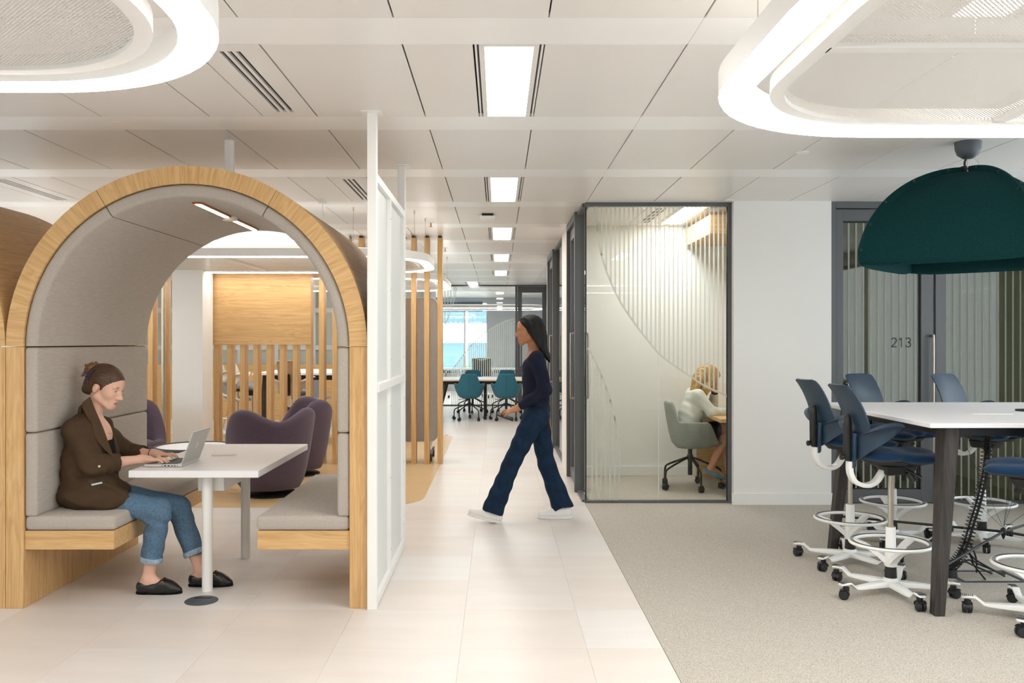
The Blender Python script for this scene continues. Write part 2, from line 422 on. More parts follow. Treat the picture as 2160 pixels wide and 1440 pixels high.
        for a in range(3):
            b, c = (a+1) % 3, (a+2) % 3
            A = np.moveaxis(ins, (a, b, c), (0, 1, 2)); I = np.moveaxis(idm, (a, b, c), (0, 1, 2))
            fl = A[:-1, 1:-1, 1:-1] != A[1:, 1:-1, 1:-1]; w = np.argwhere(fl)
            if not len(w): continue
            i, j, k = w[:, 0], w[:, 1]+1, w[:, 2]+1
            q = np.stack([I[i, j-1, k-1], I[i, j, k-1], I[i, j, k], I[i, j-1, k]], 1)
            inn = A[i, j, k]; q[~inn] = q[~inn][:, ::-1]; F_.append(q)
        Q = np.concatenate(F_)
        for _ in range(relax):
            S = np.zeros_like(V); c2 = np.zeros(K)
            for a, b in ((0, 1), (1, 2), (2, 3), (3, 0)):
                np.add.at(S, Q[:, a], V[Q[:, b]]); np.add.at(c2, Q[:, a], 1)
                np.add.at(S, Q[:, b], V[Q[:, a]]); np.add.at(c2, Q[:, b], 1)
            V = V*0.5+0.5*S/np.maximum(c2, 1)[:, None]
        m = MB(); m.V = V; m.Q = Q; return m
def soft(sd, name, mats, parent=None, relax=2, pick=None, off=(0,0,0)):
    """mesh object from a distance field; pick(centres) -> material index per face"""
    m = sd.mb(relax); V = m.V-np.array(off); Q = m.Q
    me = bpy.data.meshes.new(name); me.vertices.add(len(V)); me.vertices.foreach_set('co', V.astype(np.float32).ravel())
    me.loops.add(len(Q)*4); me.loops.foreach_set('vertex_index', Q.astype(np.int32).ravel())
    me.polygons.add(len(Q)); me.polygons.foreach_set('loop_start', np.arange(len(Q), dtype=np.int32)*4)
    for x in (mats if isinstance(mats, (list, tuple)) else [mats]): me.materials.append(M[x])
    if pick is not None: me.polygons.foreach_set('material_index', pick(m.V[Q].mean(1)).astype(np.int32))
    me.update(calc_edges=True); me.validate(); me.shade_smooth()
    o = bpy.data.objects.new(name, me); return add(o, parent)
# ================================================================== STRUCTURE
XL, XR, YB, YF = -7.579, 4.98, -2.6, 19.6
def struct(mb, name, mat, parent=None, kind='structure', **kw):
    o = part(mb, name, mat, parent, **kw)
    if parent is None: o['kind'] = kind
    return o
def B(*a): return MB().box(*a)
# ---- floors
fl = struct(B(XL-0.2, XR+0.2, YB-0.2, 26.0, -0.25, -0.012), 'floor', 'tile_warm'); fl['label'] = 'pale stone-look tiled floor of the walkway'
tX = [-0.18+0.6*k for k in range(-12, 2)]
tile_meshes = [mesh(B(-0.2996, 0.2996, -0.2966, 0.2966, -0.012, 0.0), 'tile', m) for m in ('tile', 'tile_warm', 'tile_cool')]
def tile(x0, x1, y0, y1):
    if abs(x1-x0-0.6) < 1e-6: inst(rnd.choice(tile_meshes), 'tile', fl, ((x0+x1)/2, (y0+y1)/2, 0), rnd.choice((0, PI)))
    else: part(B(x0+0.0004, x1-0.0004, y0+0.0004, y1-0.0004, -0.012, 0), 'tile', rnd.choice(('tile', 'tile_warm', 'tile_cool')), fl)
rows = [4.755+0.594*k for k in range(-12, 26)]
for r in rows:
    for x in tX:
        x1 = min(x+0.6, 0.78)
        if r > 7.9 and x < -0.9: continue
        if r < 0.5 and (x < -3.9): continue
        tile(x, x1, r, r+0.594)
# tiled field beyond what can be told apart
so = part(MB().box(XL, -0.78, 13.6, YF, -0.012, -0.0004).box(0.78, XR, 13.7, YF, -0.012, -0.0004).box(XL, XR, YF, 26, -0.012, -0.0004).box(XL, 0.78, YB, -2.375, -0.012, -0.0004)
          .box(XL, -3.78, -2.375, 0.6, -0.012, -0.0004).box(XL, -7.38, 0.6, 8.3, -0.012, -0.0004), 'tile_field', 'tile', fl); so['kind'] = 'stuff'
ca = struct(B(0.782, XR, YB, 13.7, -0.012, 0.0015), 'floor.001', 'carpet'); ca['label'] = 'grey flecked carpet of the meeting area'
wf = struct(B(XL, -0.70, 8.2, 13.6, -0.011, -0.002), 'floor.002', 'dark_grey'); wf['label'] = 'oak plank floor of the lounge with a rounded corner'
# oak planks clipped to the rounded lounge outline
def clip(poly, reg):
    out = poly
    for i in range(len(reg)):
        ax, ay = reg[i]; bx, by = reg[(i+1) % len(reg)]; inp = out; out = []
        if not inp: break
        sd = lambda p: (bx-ax)*(p[1]-ay)-(by-ay)*(p[0]-ax)
        for j in range(len(inp)):
            p, q = inp[j-1], inp[j]; dp, dq = sd(p), sd(q)
            if (dp >= 0) != (dq >= 0):
                t = dp/(dp-dq); out.append((p[0]+t*(q[0]-p[0]), p[1]+t*(q[1]-p[1])))
            if dq >= 0: out.append(q)
    return out
rg = 0.5
region = [(XL, 7.67)] + [(-0.685-rg+rg*math.cos(a), 7.67+rg+rg*math.sin(a)) for a in [-PI/2+PI/2*k/10 for k in range(11)]] + \
         [(-0.685-rg+rg*math.cos(a), 13.7-rg+rg*math.sin(a)) for a in [PI/2*k/6 for k in range(7)]] + [(XL, 13.7)]
yy = 7.67; row = 0
while yy < 13.7:
    x = XL-1.2*((row*0.37) % 1)
    while x < -0.69:
        pg = clip([(x+0.0006, yy+0.0006), (x+1.1994, yy+0.0006), (x+1.1994, yy+0.1994), (x+0.0006, yy+0.1994)], region)
        if len(pg) > 2:
            cx, cy = sum(p[0] for p in pg)/len(pg), sum(p[1] for p in pg)/len(pg)
            o = part(MB().prism([(p[0]-cx, p[1]-cy) for p in pg], -0.002, 0.003), 'plank', 'oak_floor', wf); o.location = (cx, cy, 0)
        x += 1.2
    yy += 0.2; row += 1
# ---- outer walls
def wall(name, mb, mat='wall_white', label=None):
    o = struct(mb, name, mat)
    if label: o['label'] = label
    return o
wall('wall_left', MB().box(XL-0.2, XL, YB, 26, 0, 0.8).box(XL-0.2, XL, YB, 26, 2.55, CZ+0.3).box(XL-0.2, XL, YB, -1, 0.8, 2.55).box(XL-0.2, XL, 7.5, 9.0, 0.8, 2.55).box(XL-0.2, XL, 15, 26, 0.8, 2.55))
wall('wall_right', MB().box(XR, XR+0.2, YB, 26, 0, 0.6).box(XR, XR+0.2, YB, 26, 2.55, CZ+0.3).box(XR, XR+0.2, YB, -1.5, 0.6, 2.55).box(XR, XR+0.2, 7.0, 26, 0.6, 2.55))
wall('wall_back', B(XL, XR, YB-0.2, YB, 0, CZ+0.3))
m = MB().box(XR+0.08, XR+0.14, -1.5, 7.0, 0.6, 0.65).box(XR+0.08, XR+0.14, -1.5, 7.0, 2.5, 2.55)
for k in range(6): y = -1.5+8.45*k/5; m.box(XR+0.08, XR+0.14, y, y+0.05, 0.65, 2.5)
w = struct(m, 'window_1', 'grey_frame'); part(B(XR+0.105, XR+0.115, -1.5, 7.0, 0.62, 2.52), 'pane', 'window_glass', w)
for i, (a, b) in enumerate(((-1, 7.5), (9.0, 15))):
    m = MB().box(XL-0.14, XL-0.08, a, b, 0.8, 0.85).box(XL-0.14, XL-0.08, a, b, 2.5, 2.55)
    n = int((b-a)/1.5)
    for k in range(n+1): y = a+(b-a-0.05)*k/n; m.box(XL-0.14, XL-0.08, y, y+0.05, 0.85, 2.5)
    w = struct(m, 'window_%d' % (i+4), 'grey_frame'); part(B(XL-0.115, XL-0.105, a, b, 0.82, 2.52), 'pane', 'window_glass', w)
# ---- ceiling: metal panels between transverse bands, dark void above
ce = struct(MB().box(XL-0.2, XR+0.2, YB-0.2, 26, CZ+0.05, CZ+0.3), 'ceiling', 'void'); ce['label'] = 'white metal panel ceiling'
P0, DX, BY, PY, BW = -0.4035, 0.598, 3.369, 1.4895, 0.305
part(MB().box(XL, XR, YB, BY-2*PY, CZ, CZ+0.03).box(XL, XR, YF, 26, CZ, CZ+0.03), 'plain_ceiling', 'ceiling_white', ce)
pm = mesh(B(-DX/2+0.003, DX/2-0.003, -(PY-BW)/2+0.001, (PY-BW)/2-0.001, 0, 0.015), 'ceiling_panel', 'ceiling_white', bevel=0.002, seg=1)
hm = mesh(B(-0.149+0.003, 0.149-0.003, -(PY-BW)/2+0.001, (PY-BW)/2-0.001, 0, 0.015), 'ceiling_panel', 'ceiling_white', bevel=0.002, seg=1)
def light_module(x0, y0, y1, mat='panel_light', label=None):
    t = thing('ceiling_light', label, 'ceiling light', (x0+0.149, (y0+y1)/2, CZ), group='recessed ceiling light panels')
    m = MB()
    for a, b in ((0.003, 0.012), (0.021, 0.045), (0.253, 0.277), (0.286, 0.295)): m.box(x0+a, x0+b, y0+0.002, y1-0.002, CZ, CZ+0.02)
    m.box(x0+0.045, x0+0.253, y0+0.002, y0+0.03, CZ, CZ+0.02).box(x0+0.045, x0+0.253, y1-0.008, y1-0.002, CZ, CZ+0.02)
    part(m, 'trim_frame', 'ceiling_white', t, world=True)
    part(B(x0+0.046, x0+0.252, y0+0.03, y1-0.008, CZ+0.004, CZ+0.012), 'diffuser', mat, t, world=True)
    part(B(x0+0.001, x0+0.297, y0+0.001, y1-0.001, CZ+0.03, CZ+0.035), 'slot_backing', 'void', t, world=True)
def slot_module(x0, y0, y1, label):
    t = thing('slot_diffuser', label, 'air diffuser', (x0+0.149, (y0+y1)/2, CZ), group='three-slot air diffusers in the ceiling')
    m = MB(); xs = [0.003]
    for k in range(3): a = x0+0.100+k*0.036; xs += [a-x0, a-x0+0.020]
    xs.append(0.295)
    for k in range(0, 8, 2): m.box(x0+xs[k], x0+xs[k+1], y0+0.09, y1-0.09, CZ, CZ+0.015)
    m.box(x0+0.003, x0+0.295, y0+0.002, y0+0.09, CZ, CZ+0.015).box(x0+0.003, x0+0.295, y1-0.09, y1-0.002, CZ, CZ+0.015)
    part(m, 'face_plate', 'ceiling_white', t, world=True)
    part(B(x0+0.09, x0+0.21, y0+0.05, y1-0.05, CZ+0.03, CZ+0.035), 'slot_backing', 'void', t, world=True)
ords = ['nearest', 'second', 'third', 'fourth', 'fifth', 'sixth']
mods = {}
for k, j in enumerate(range(0, 10, 2)): mods.setdefault(j, []).append((P0+DX/2+0.0015, 'L', '%s rectangular light panel from the camera above the walkway' % ords[k]))
mods.setdefault(10, []).append((P0-DX/2, 'L', 'farthest rectangular light panel, just before the glazed end wall'))
mods.setdefault(-1, []).append((P0+DX*3.5, 'L', 'rectangular light panel seen through the mesh of the right ring lamp'))
mods.setdefault(3, []).append((P0+DX*3.5, 'R', 'light panel in the ceiling of the small glass phone room'))
mods[3].append((P0+DX*3, 'S', 'slot diffuser in the ceiling of the glass phone room'))
for j in (0, 2, 4): mods[j].append((P0-DX*1.5, 'S', '%s slot diffuser of the row above the white screen' % ords[j//2]))
mods.setdefault(5, []).append((P0+DX*6.5, 'D', 'added fill light panel in the ceiling of the room behind door 213'))  # fill light added to lift the dark meeting room
mods[2].append((P0-DX*6, 'S', 'slot diffuser above the left neighbouring booth'))
for j in range(-2, 11):
    y0 = BY+BW+PY*j; y1 = BY+PY*(j+1); yc = (y0+y1)/2
    part(B(XL, 0.7925-0.0008, y0-BW+0.0008, y0-0.0008, CZ, CZ+0.02), 'ceiling_band', 'band_white', ce)
    part(B(0.7925+0.0008, XR, y0-BW+0.0008, y0-0.0008, CZ, CZ+0.02), 'ceiling_band', 'band_white', ce)
    for i in range(-12, 9):
        x0 = P0+DX*i; here = [m for m in mods.get(j, []) if x0-0.01 < m[0] < x0+DX-0.01]
        if not here: inst(pm, 'ceiling_panel', ce, (x0+DX/2, yc, CZ)); continue
        free = [x0, x0+DX/2]
        for mx, kd, lb in here:
            free = [f for f in free if abs(f-mx) > 0.02]
            if kd == 'L': light_module(mx, y0, y1, 'panel_light', lb)
            elif kd == 'D': light_module(mx, y0, y1, 'fill_panel', lb)
            elif kd == 'R': light_module(mx, y0, y1, 'room_panel', lb)
            else: slot_module(mx, y0, y1, lb)
        for f in free: inst(hm, 'ceiling_panel', ce, (f+0.1495, yc, CZ))
# ---- phone room and the other rooms along the walkway
GY = 7.9; GX = 0.79
wall('wall_front', B(2.095, 2.963, 7.80, 7.94, 0, CZ), label='short white wall between the glass phone room and door 213')
o = struct(B(2.075, 2.97, 7.785, 7.80, 0.0, 0.105), 'baseboard_front', 'trim_white', bevel=0.003)
wall('wall_phone_room_back', B(GX+0.04, 3.0, 9.48, 9.58, 0, CZ), 'room_wall'); struct(B(GX+0.06, 2.95, 9.462, 9.48, 0.002, 0.105), 'baseboard_back', 'trim_white', bevel=0.003)
wall('wall_phone_room_right', B(2.90, 3.0, 7.94, 9.48, 0, CZ), 'room_wall')
wall('wall_walkway', MB().box(GX-0.035, GX+0.045, 9.475, 10.40, 0, CZ).box(GX-0.03, GX+0.04, 13.22, 13.7, 0, CZ).box(GX+0.04, XR, 13.6, 13.7, 0, CZ), label='white wall sections between the glazed rooms')
wall('wall_far_right', B(1.15, 1.25, 13.7, YF, 0, CZ))
wall('wall_second_room', MB().box(2.95, 3.05, 9.58, 13.6, 0, CZ), 'room_wall')
wall('wall_meeting_room_back', B(3.05, XR, 12.4, 12.5, 0, CZ), 'room_olive'); wall('wall_meeting_room_left', B(3.01, 3.05, 8.0, 12.4, 0, CZ), 'room_olive')
# glazing of the phone room
g = struct(MB().box(GX-0.01, 2.095, GY-0.03, GY+0.03, CZ-0.035, CZ).box(GX-0.01, 2.075, GY-0.03, GY+0.03, 0, 0.022).box(2.062, 2.095, GY-0.03, GY+0.03, 0.022, CZ-0.035)
           .box(GX-0.03, GX+0.03, GY+0.03, 8.44, CZ-0.035, CZ).box(GX-0.03, GX+0.03, GY+0.03, 8.44, 0, 0.022), 'window_6', 'grey_frame')
g['label'] = 'full height glazed corner of the phone room in a slim grey frame'
part(B(GX+0.004, 1.4425, GY-0.006, GY+0.006, 0.02, CZ-0.03), 'pane', 'green_glass', g); part(B(1.4455, 2.064, GY-0.006, GY+0.006, 0.02, CZ-0.03), 'pane', 'green_glass', g)
part(B(GX-0.006, GX+0.006, GY+0.008, 8.442, 0.02, CZ-0.03), 'pane', 'green_glass', g)
part(B(1.4425, 1.4455, GY-0.006, GY+0.006, 0.02, CZ-0.03), 'glass_joint', 'trim_white', g)
part(MB().box(GX-0.008, GX+0.004, GY-0.008, GY+0.006, 0.02, CZ-0.03).box(2.056, 2.062, GY-0.012, GY+0.012, 0.02, CZ-0.03), 'gasket', 'black_gasket', g)
# frosted film: vertical stripes under and over sweeping arcs
def to_glass(pts, Y): return [((x-VX)/F*Y, H-(y-VY)/F*Y) for x, y in pts]
def interp(pts, x):
    for (a, za), (b, zb) in zip(pts, pts[1:]):
        if min(a, b) <= x <= max(a, b) and a != b: return za+(zb-za)*(x-a)/(b-a)
    return None
def ribbon(mb, pts, w, y0, y1):
    up, dn = [], []
    for i, (x, z) in enumerate(pts):
        a = pts[max(i-1, 0)]; b = pts[min(i+1, len(pts)-1)]; dx, dz = b[0]-a[0], b[1]-a[1]; l = math.hypot(dx, dz)
        up.append((x-dz/l*w/2, z+dx/l*w/2)); dn.append((x+dz/l*w/2, z-dx/l*w/2))
    for i in range(len(pts)-1): mb.add([(up[i][0], y0, up[i][1]), (up[i+1][0], y0, up[i+1][1]), (dn[i+1][0], y0, dn[i+1][1]), (dn[i][0], y0, dn[i][1])], [(0, 1, 2, 3)])
def strip(mb, x0, x1, y, z0, z1): mb.add([(x0, y, z0), (x1, y, z0), (x1, y, z1), (x0, y, z1)], [(0, 1, 2, 3)])
def smooth2(pts, n=5): return [(p.x, p.y) for p in spline([(a, b, 0) for a, b in pts], n)]
m = MB(); y0, y1 = GY-0.0075, GY-0.0065
c1 = smooth2(to_glass([(1253.6,434.7),(1263,511),(1277,566.7),(1305,630.6),(1335.6,677.8),(1360.6,711),(1390,746),(1421.7,771),(1458,795),(1485.6,813),(1533,835)], GY))
ribbon(m, c1, 0.017, y0, y1)
for k in range(29):
    x = (1180+0.2778*(287+34*k)-VX)/F*GY; z = interp(c1, x)
    if z is not None and x < 2.055: strip(m, x-0.0075, x+0.0075, y0, z+0.005, CZ-0.036)
c2 = smooth2(to_glass([(1240,733),(1259,770),(1277,812),(1291,856),(1301,900.6),(1306,942),(1307,975.6),(1305,1020),(1302,1056)], GY))
ribbon(m, c2, 0.017, y0, y1)
for k in range(7):
    x = (1180+0.2778*(248+34*k)-VX)/F*GY; z = interp(c2[:30], x)
    if z is not None and k < 6: strip(m, x-0.0075, x+0.0075, y0, 0.024, z-0.005)
fo = part(m, 'frosted_film', 'frost', g); fo['kind'] = 'stuff'
# grey portals with doors along the walkway
def portal(n, ya, yb, label):
    d = struct(MB().box(GX-0.055, GX+0.055, ya, ya+0.06, 0, CZ).box(GX-0.055, GX+0.055, yb-0.06, yb, 0, CZ).box(GX-0.055, GX+0.055, ya+0.06, yb-0.06, CZ-0.07, CZ), 'door_%d' % n, 'grey_frame', bevel=0.003, seg=1); d['label'] = label
    lf = part(MB().box(GX-0.02, GX+0.025, ya+0.065, ya+0.16, 0.008, CZ-0.075).box(GX-0.02, GX+0.025, yb-0.16, yb-0.065, 0.008, CZ-0.075).box(GX-0.02, GX+0.025, ya+0.16, yb-0.16, CZ-0.19, CZ-0.075).box(GX-0.02, GX+0.025, ya+0.16, yb-0.16, 0.008, 0.12), 'door_leaf', 'grey_frame', d)
    part(B(GX-0.004, GX+0.006, ya+0.158, yb-0.158, 0.118, CZ-0.188), 'pane', 'green_glass', lf)
    for sx in (-1, 1):
        hx = GX+0.0025+sx*0.0225; y = ya+0.115
        part(MB().tube(spline([(hx, y, 0.90), (hx+sx*0.05, y, 0.90), (hx+sx*0.062, y, 0.93), (hx+sx*0.062, y, 1.2), (hx+sx*0.062, y, 1.50), (hx+sx*0.05, y, 1.53), (hx, y, 1.53)], 5), 0.010, 8), 'handle', 'steel', lf, smooth=60)
portal(1, 8.44, 9.47, 'grey framed glass door of the phone room on the walkway side')
portal(2, 11.9, 13.2, 'farther grey framed glass door along the walkway')
g2 = struct(MB().box(GX-0.03, GX+0.03, 10.40, 11.9, CZ-0.035, CZ).box(GX-0.03, GX+0.03, 10.40, 11.9, 0, 0.03).box(GX-0.03, GX+0.03, 10.40, 10.43, 0.03, CZ-0.035), 'window_7', 'grey_frame'); part(B(GX-0.006, GX+0.006, 10.42, 11.9, 0.02, CZ-0.03), 'pane', 'green_glass', g2)
# door 213 and the glazing beside it
DY = 7.88
d3 = struct(MB().box(2.963, 3.012, DY-0.06, DY+0.06, 0, CZ).box(3.905, 3.995, DY-0.05, DY+0.05, 0, CZ).box(3.012, 3.905, DY-0.06, DY+0.06, CZ-0.06, CZ).box(3.995, XR, DY-0.05, DY+0.05, CZ-0.06, CZ).box(3.995, XR, DY-0.05, DY+0.05, 0, 0.03).box(XR-0.06, XR, DY-0.05, DY+0.05, 0.03, CZ-0.06), 'door_3', 'grey_frame', bevel=0.003, seg=1)
d3['label'] = 'grey framed glass door numbered 213 with a glazed side panel'
lf = part(MB().box(3.015, 3.088, DY-0.03, DY+0.02, 0.008, CZ-0.065).box(3.785, 3.902, DY-0.03, DY+0.02, 0.008, CZ-0.065).box(3.088, 3.785, DY-0.03, DY+0.02, 2.53, CZ-0.065).box(3.088, 3.785, DY-0.03, DY+0.02, 0.008, 0.127), 'door_leaf', 'grey_frame', d3, bevel=0.002, seg=1)
part(B(3.086, 3.787, DY-0.006, DY+0.006, 0.125, 2.532), 'pane', 'dim_glass', lf)
part(MB().box(3.088, 3.785, DY-0.012, DY-0.007, 2.515, 2.53).box(3.77, 3.785, DY-0.012, DY-0.007, 0.127, 2.515).box(3.088, 3.785, DY-0.012, DY-0.007, 0.127, 0.135), 'gasket', 'black_gasket', lf)
part(MB().tube(spline([(3.868, DY-0.03, 1.50), (3.868, DY-0.075, 1.50), (3.868, DY-0.09, 1.475), (3.868, DY-0.09, 1.15), (3.868, DY-0.09, 0.45), (3.868, DY-0.075, 0.42), (3.868, DY-0.03, 0.42)], 5), 0.012, 10), 'handle', 'steel', lf, smooth=60)
m = MB()   # the number 213 as flat strokes on the glass
def stroke(pts, ox): ribbon(m, [(ox+0.088*x, 1.399+0.088*z) for x, z in pts], 0.0105, DY-0.0078, 0)
arc = lambda cx, cz, rx, rz, a0, a1, n=12: [(cx+rx*math.cos(math.radians(a0+(a1-a0)*k/n)), cz+rz*math.sin(math.radians(a0+(a1-a0)*k/n))) for k in range(n+1)]
stroke(arc(0.29, 0.70, 0.25, 0.25, 165, -25)+[(0.44, 0.50), (0.28, 0.30), (0.05, 0.06)], 3.527); stroke([(0.02, 0.055), (0.56, 0.055)], 3.527)
stroke([(0.34, 0.0), (0.34, 0.98)], 3.588); stroke([(0.32, 0.94), (0.25, 0.84), (0.12, 0.76)], 3.588)
stroke(arc(0.28, 0.74, 0.22, 0.21, 160, -80)+[(0.22, 0.535)], 3.656); stroke([(0.22, 0.515)]+arc(0.27, 0.27, 0.25, 0.23, 85, -165), 3.656)
o = part(m, 'room_number', 'plastic_black', lf); o['kind'] = 'stuff'
part(B(3.993, XR-0.055, DY-0.006, DY+0.006, 0.028, CZ-0.058), 'pane', 'dim_glass', d3)
m = MB()
for k in range(11): x = (1789.6+15.55*k-VX)/F*DY; strip(m, x-0.0075, x+0.0075, DY-0.007, 0.137, 2.513) if x < 3.765 else None
fo = part(m, 'frosted_film', 'frost', lf); fo['kind'] = 'stuff'
m = MB()
for k in range(14): x = (1995.9+15.55*k-VX)/F*DY; strip(m, x-0.0075, x+0.0075, DY-0.007, 0.032, CZ-0.062)
fo = part(m, 'frosted_film', 'frost', d3); fo['kind'] = 'stuff'
# ---- glazed end wall of the walkway and the room behind it
ew = struct(MB().box(-1.4, 1.15, YF-0.04, YF+0.04, CZ-0.03, CZ).box(-1.4, 0.38, YF-0.04, YF+0.04, 0, 0.03).box(0.38, 0.43, YF-0.05, YF+0.05, 0, CZ-0.03).box(1.08, 1.15, YF-0.05, YF+0.05, 0, CZ-0.03), 'window_8', 'grey_frame'); ew['label'] = 'glazed end wall of the walkway'
part(B(-1.4, -0.51, YF-0.006, YF+0.006, 0.02, CZ-0.02), 'pane', 'clear_glass', ew); part(B(-0.505, 0.385, YF-0.006, YF+0.006, 0.02, CZ-0.02), 'pane', 'clear_glass', ew)
dl = part(MB().box(0.435, 0.53, YF-0.03, YF+0.03, 0.01, CZ-0.035).box(0.98, 1.075, YF-0.03, YF+0.03, 0.01, CZ-0.035).box(0.53, 0.98, YF-0.03, YF+0.03, CZ-0.17, CZ-0.035).box(0.53, 0.98, YF-0.03, YF+0.03, 0.01, 0.14), 'door_leaf', 'grey_frame', ew)
part(B(0.525, 0.985, YF-0.005, YF+0.005, 0.135, CZ-0.165), 'pane', 'clear_glass', dl)
part(MB().tube(spline([(0.49, YF-0.03, 1.5), (0.49, YF-0.09, 1.48), (0.49, YF-0.09, 1.2), (0.49, YF-0.09, 0.92), (0.49, YF-0.03, 0.9)], 4), 0.011, 8), 'handle', 'steel', dl, smooth=60)
m = MB(); c3 = smooth2(to_glass([(950,784),(972.6,755),(987,736),(1001,721),(1025,700),(1059,680),(1086.6,671.6)], YF)); ribbon(m, c3, 0.02, YF-0.008, YF-0.007)
for k in range(34):
    x = (949+4.17*k-VX)/F*YF; z = interp(c3, x)
    if z is not None: strip(m, x-0.009, x+0.009, YF-0.008, 0.032, z-0.006)
c4 = smooth2(to_glass([(926,700),(934.5,690.6),(948,664),(959,628),(962,603)], YF)); ribbon(m, c4, 0.02, YF-0.008, YF-0.007)
for k in range(10):
    x = (926+4.17*1.5*k-VX)/F*YF; z = interp(c4, x)
    if z is not None: strip(m, x-0.009, x+0.009, YF-0.008, z+0.006, CZ-0.032)
fo = part(m, 'frosted_film', 'frost', ew); fo['kind'] = 'stuff'
YW = 25.4
wall('wall_far', MB().box(XL, XR, YW, YW+0.2, 0, 0.5).box(XL, XR, YW, YW+0.2, 2.6, CZ+0.1).box(-0.34, XR, YW, YW+0.2, 0.5, 2.6), 'grey_wall')
wall('wall_far_side', MB().box(-1.5, -1.4, 17.0, YF+0.04, 0, CZ).box(1.6, 1.7, YF+0.05, YW, 0, CZ), 'grey_wall')
w = struct(MB().box(-5.0, -0.34, YW+0.05, YW+0.11, 0.5, 0.56).box(-5.0, -0.34, YW+0.05, YW+0.11, 2.54, 2.6).box(-1.0, -0.95, YW+0.05, YW+0.11, 0.56, 2.54).box(-2.6, -2.55, YW+0.05, YW+0.11, 0.56, 2.54).box(-4.2, -4.15, YW+0.05, YW+0.11, 0.56, 2.54), 'window_9', 'trim_white'); part(B(-5.0, -0.34, YW+0.075, YW+0.085, 0.52, 2.58), 'pane', 'window_glass', w)
b = tag(part(B(-5.0, -0.45, YW-0.06, YW-0.05, 2.30, 2.58), 'roller_blind', 'blind'), 'dark blue roller blind pulled a little way down in the far window', 'blind')
# lounge end: low oak wall, white framed panels above and behind
wall('wall_lounge', MB().box(XL, -1.5, 17.0, 17.1, 0, CZ), 'pale_green')
t = struct(MB(), 'trim_1', 'trim_white') if False else None
m = MB()
for k in range(9): x = -7.2+0.72*k; m.box(x, x+0.07, 16.94, 17.0, 0.0, CZ)
for z in (1.28, 2.0, 2.62): m.box(XL, -1.5, 16.95, 17.0, z, z+0.09)
struct(m, 'trim_1', 'trim_white')['label'] = 'white frame grid on the pale green wall at the back of the lounge'
lw = struct(B(-6.6, -1.9, 16.2, 16.45, 0, 1.02), 'wall_low', 'oak_x'); lw['label'] = 'low oak partition behind the standing table'

bh = struct(B(XL, -1.75, 10.22, 10.33, 2.27, CZ), 'trim_2', 'wall_white'); bh['label'] = 'white bulkhead beam along the top of the oak slats'
tag(part(B(-3.4, -2.3, 10.212, 10.219, 2.612, 2.624), 'light_strip', 'led'), 'thin light line on the white beam above the oak panel', 'light strip')
# ================================================================== BOOTHS
BY0, BY1, RI, RO, ZS = 4.78, 6.31, 0.889, 0.985, 1.4265
def sector(r0, r1, a0, a1, y0, y1, cx, n=24, round_=0.0):
    rs = []
    if round_:
        q = rrect(r0, r1, y0, y1, round_, 4)
    else: q = [(r0, y0), (r1, y0), (r1, y1), (r0, y1)]
    for k in range(n+1):
        a = a0+(a1-a0)*k/n; c, s = math.cos(a), math.sin(a)
        rs.append([(cx+r*c, y, ZS+r*s) for r, y in q])
    return MB().rings(rs)
def booth(cx, label, lamps=True):
    t = thing('arched_booth', label, 'booth', (cx, (BY0+BY1)/2, 0), group='arched oak booths')
    yc = (BY0+BY1)/2
    uvf = lambda co: (math.hypot(co.x, co.z-ZS)+co.y*1.0+0.37*cx, math.atan2(co.z-ZS, co.x)*0.94)
    for s in (-1, 1):
        xs = sorted((cx+s*RI, cx+s*RO))
        part(B(xs[0], xs[1], BY0, BY1, 0, ZS-0.001), 'side_panel', 'oak_z', t, world=True, bevel=0.002, seg=1)
        for z0, z1 in ((0.497, 0.953), (0.957, ZS-0.004)):
            xp = sorted((cx+s*(RI-0.001), cx+s*(RI-0.070)))
            part(B(xp[0], xp[1], BY0+0.008, BY1-0.008, z0, z1), 'back_pad', 'booth_grey_y', t, world=True, bevel=0.018, seg=4, smooth=40)
        w = 0.489 if s < 0 else 0.506
        xp = sorted((cx+s*(RI-0.001), cx+s*(RI-w)))
        part(B(xp[0], xp[1], BY0+0.012, BY1-0.012, 0.318, 0.42), 'seat_plinth', 'oak_x', t, world=True, bevel=0.002, seg=1)
        xp = sorted((cx+s*(RI-0.002), cx+s*(RI-w-0.006)))
        part(B(xp[0], xp[1], BY0+0.008, BY1-0.008, 0.421, 0.502), 'seat_cushion', 'booth_grey_y', t, world=True, bevel=0.024, seg=4, smooth=50)
    for k in range(3):
        a0, a1 = k*PI/3+0.0012, (k+1)*PI/3-0.0012
        part(sector(RI, RO, a0, a1, BY0, BY1, cx), 'arch_panel', 'oak_u', t, world=True, smooth=30, uv=uvf)
        part(sector(RI-0.070, RI-0.001, a0+0.002, a1-0.002, BY0+0.008, BY1-0.008, cx, 20, 0.022), 'arch_pad', 'booth_grey_y', t, world=True, smooth=40)
    part(MB().cyl((cx+0.03, 5.45, ZS+RO-0.01), (cx+0.03, 5.45, CZ), 0.029, n=20).cyl((cx+0.03, 5.45, CZ-0.004), (cx+0.03, 5.45, CZ), 0.036, n=20), 'ceiling_post', 'white_metal', t, world=True, smooth=40)
    zt = ZS+RI-0.070
    for y0, y1 in ((4.97, 5.52), (5.65, 6.16)):
        part(B(cx-0.035, cx+0.02, y0, y1, zt-0.012, zt+0.004), 'light_channel', 'copper', t, world=True)
        part(B(cx-0.022, cx+0.007, y0+0.01, y1-0.01, zt-0.0145, zt-0.011), 'light_strip', 'booth_led', t, world=True)
    part(MB().cyl((cx-0.008, 5.585, zt-0.022), (cx-0.008, 5.585, zt+0.004), 0.046, n=24), 'sensor_disc', 'white_metal', t, world=True, smooth=40)
    return t
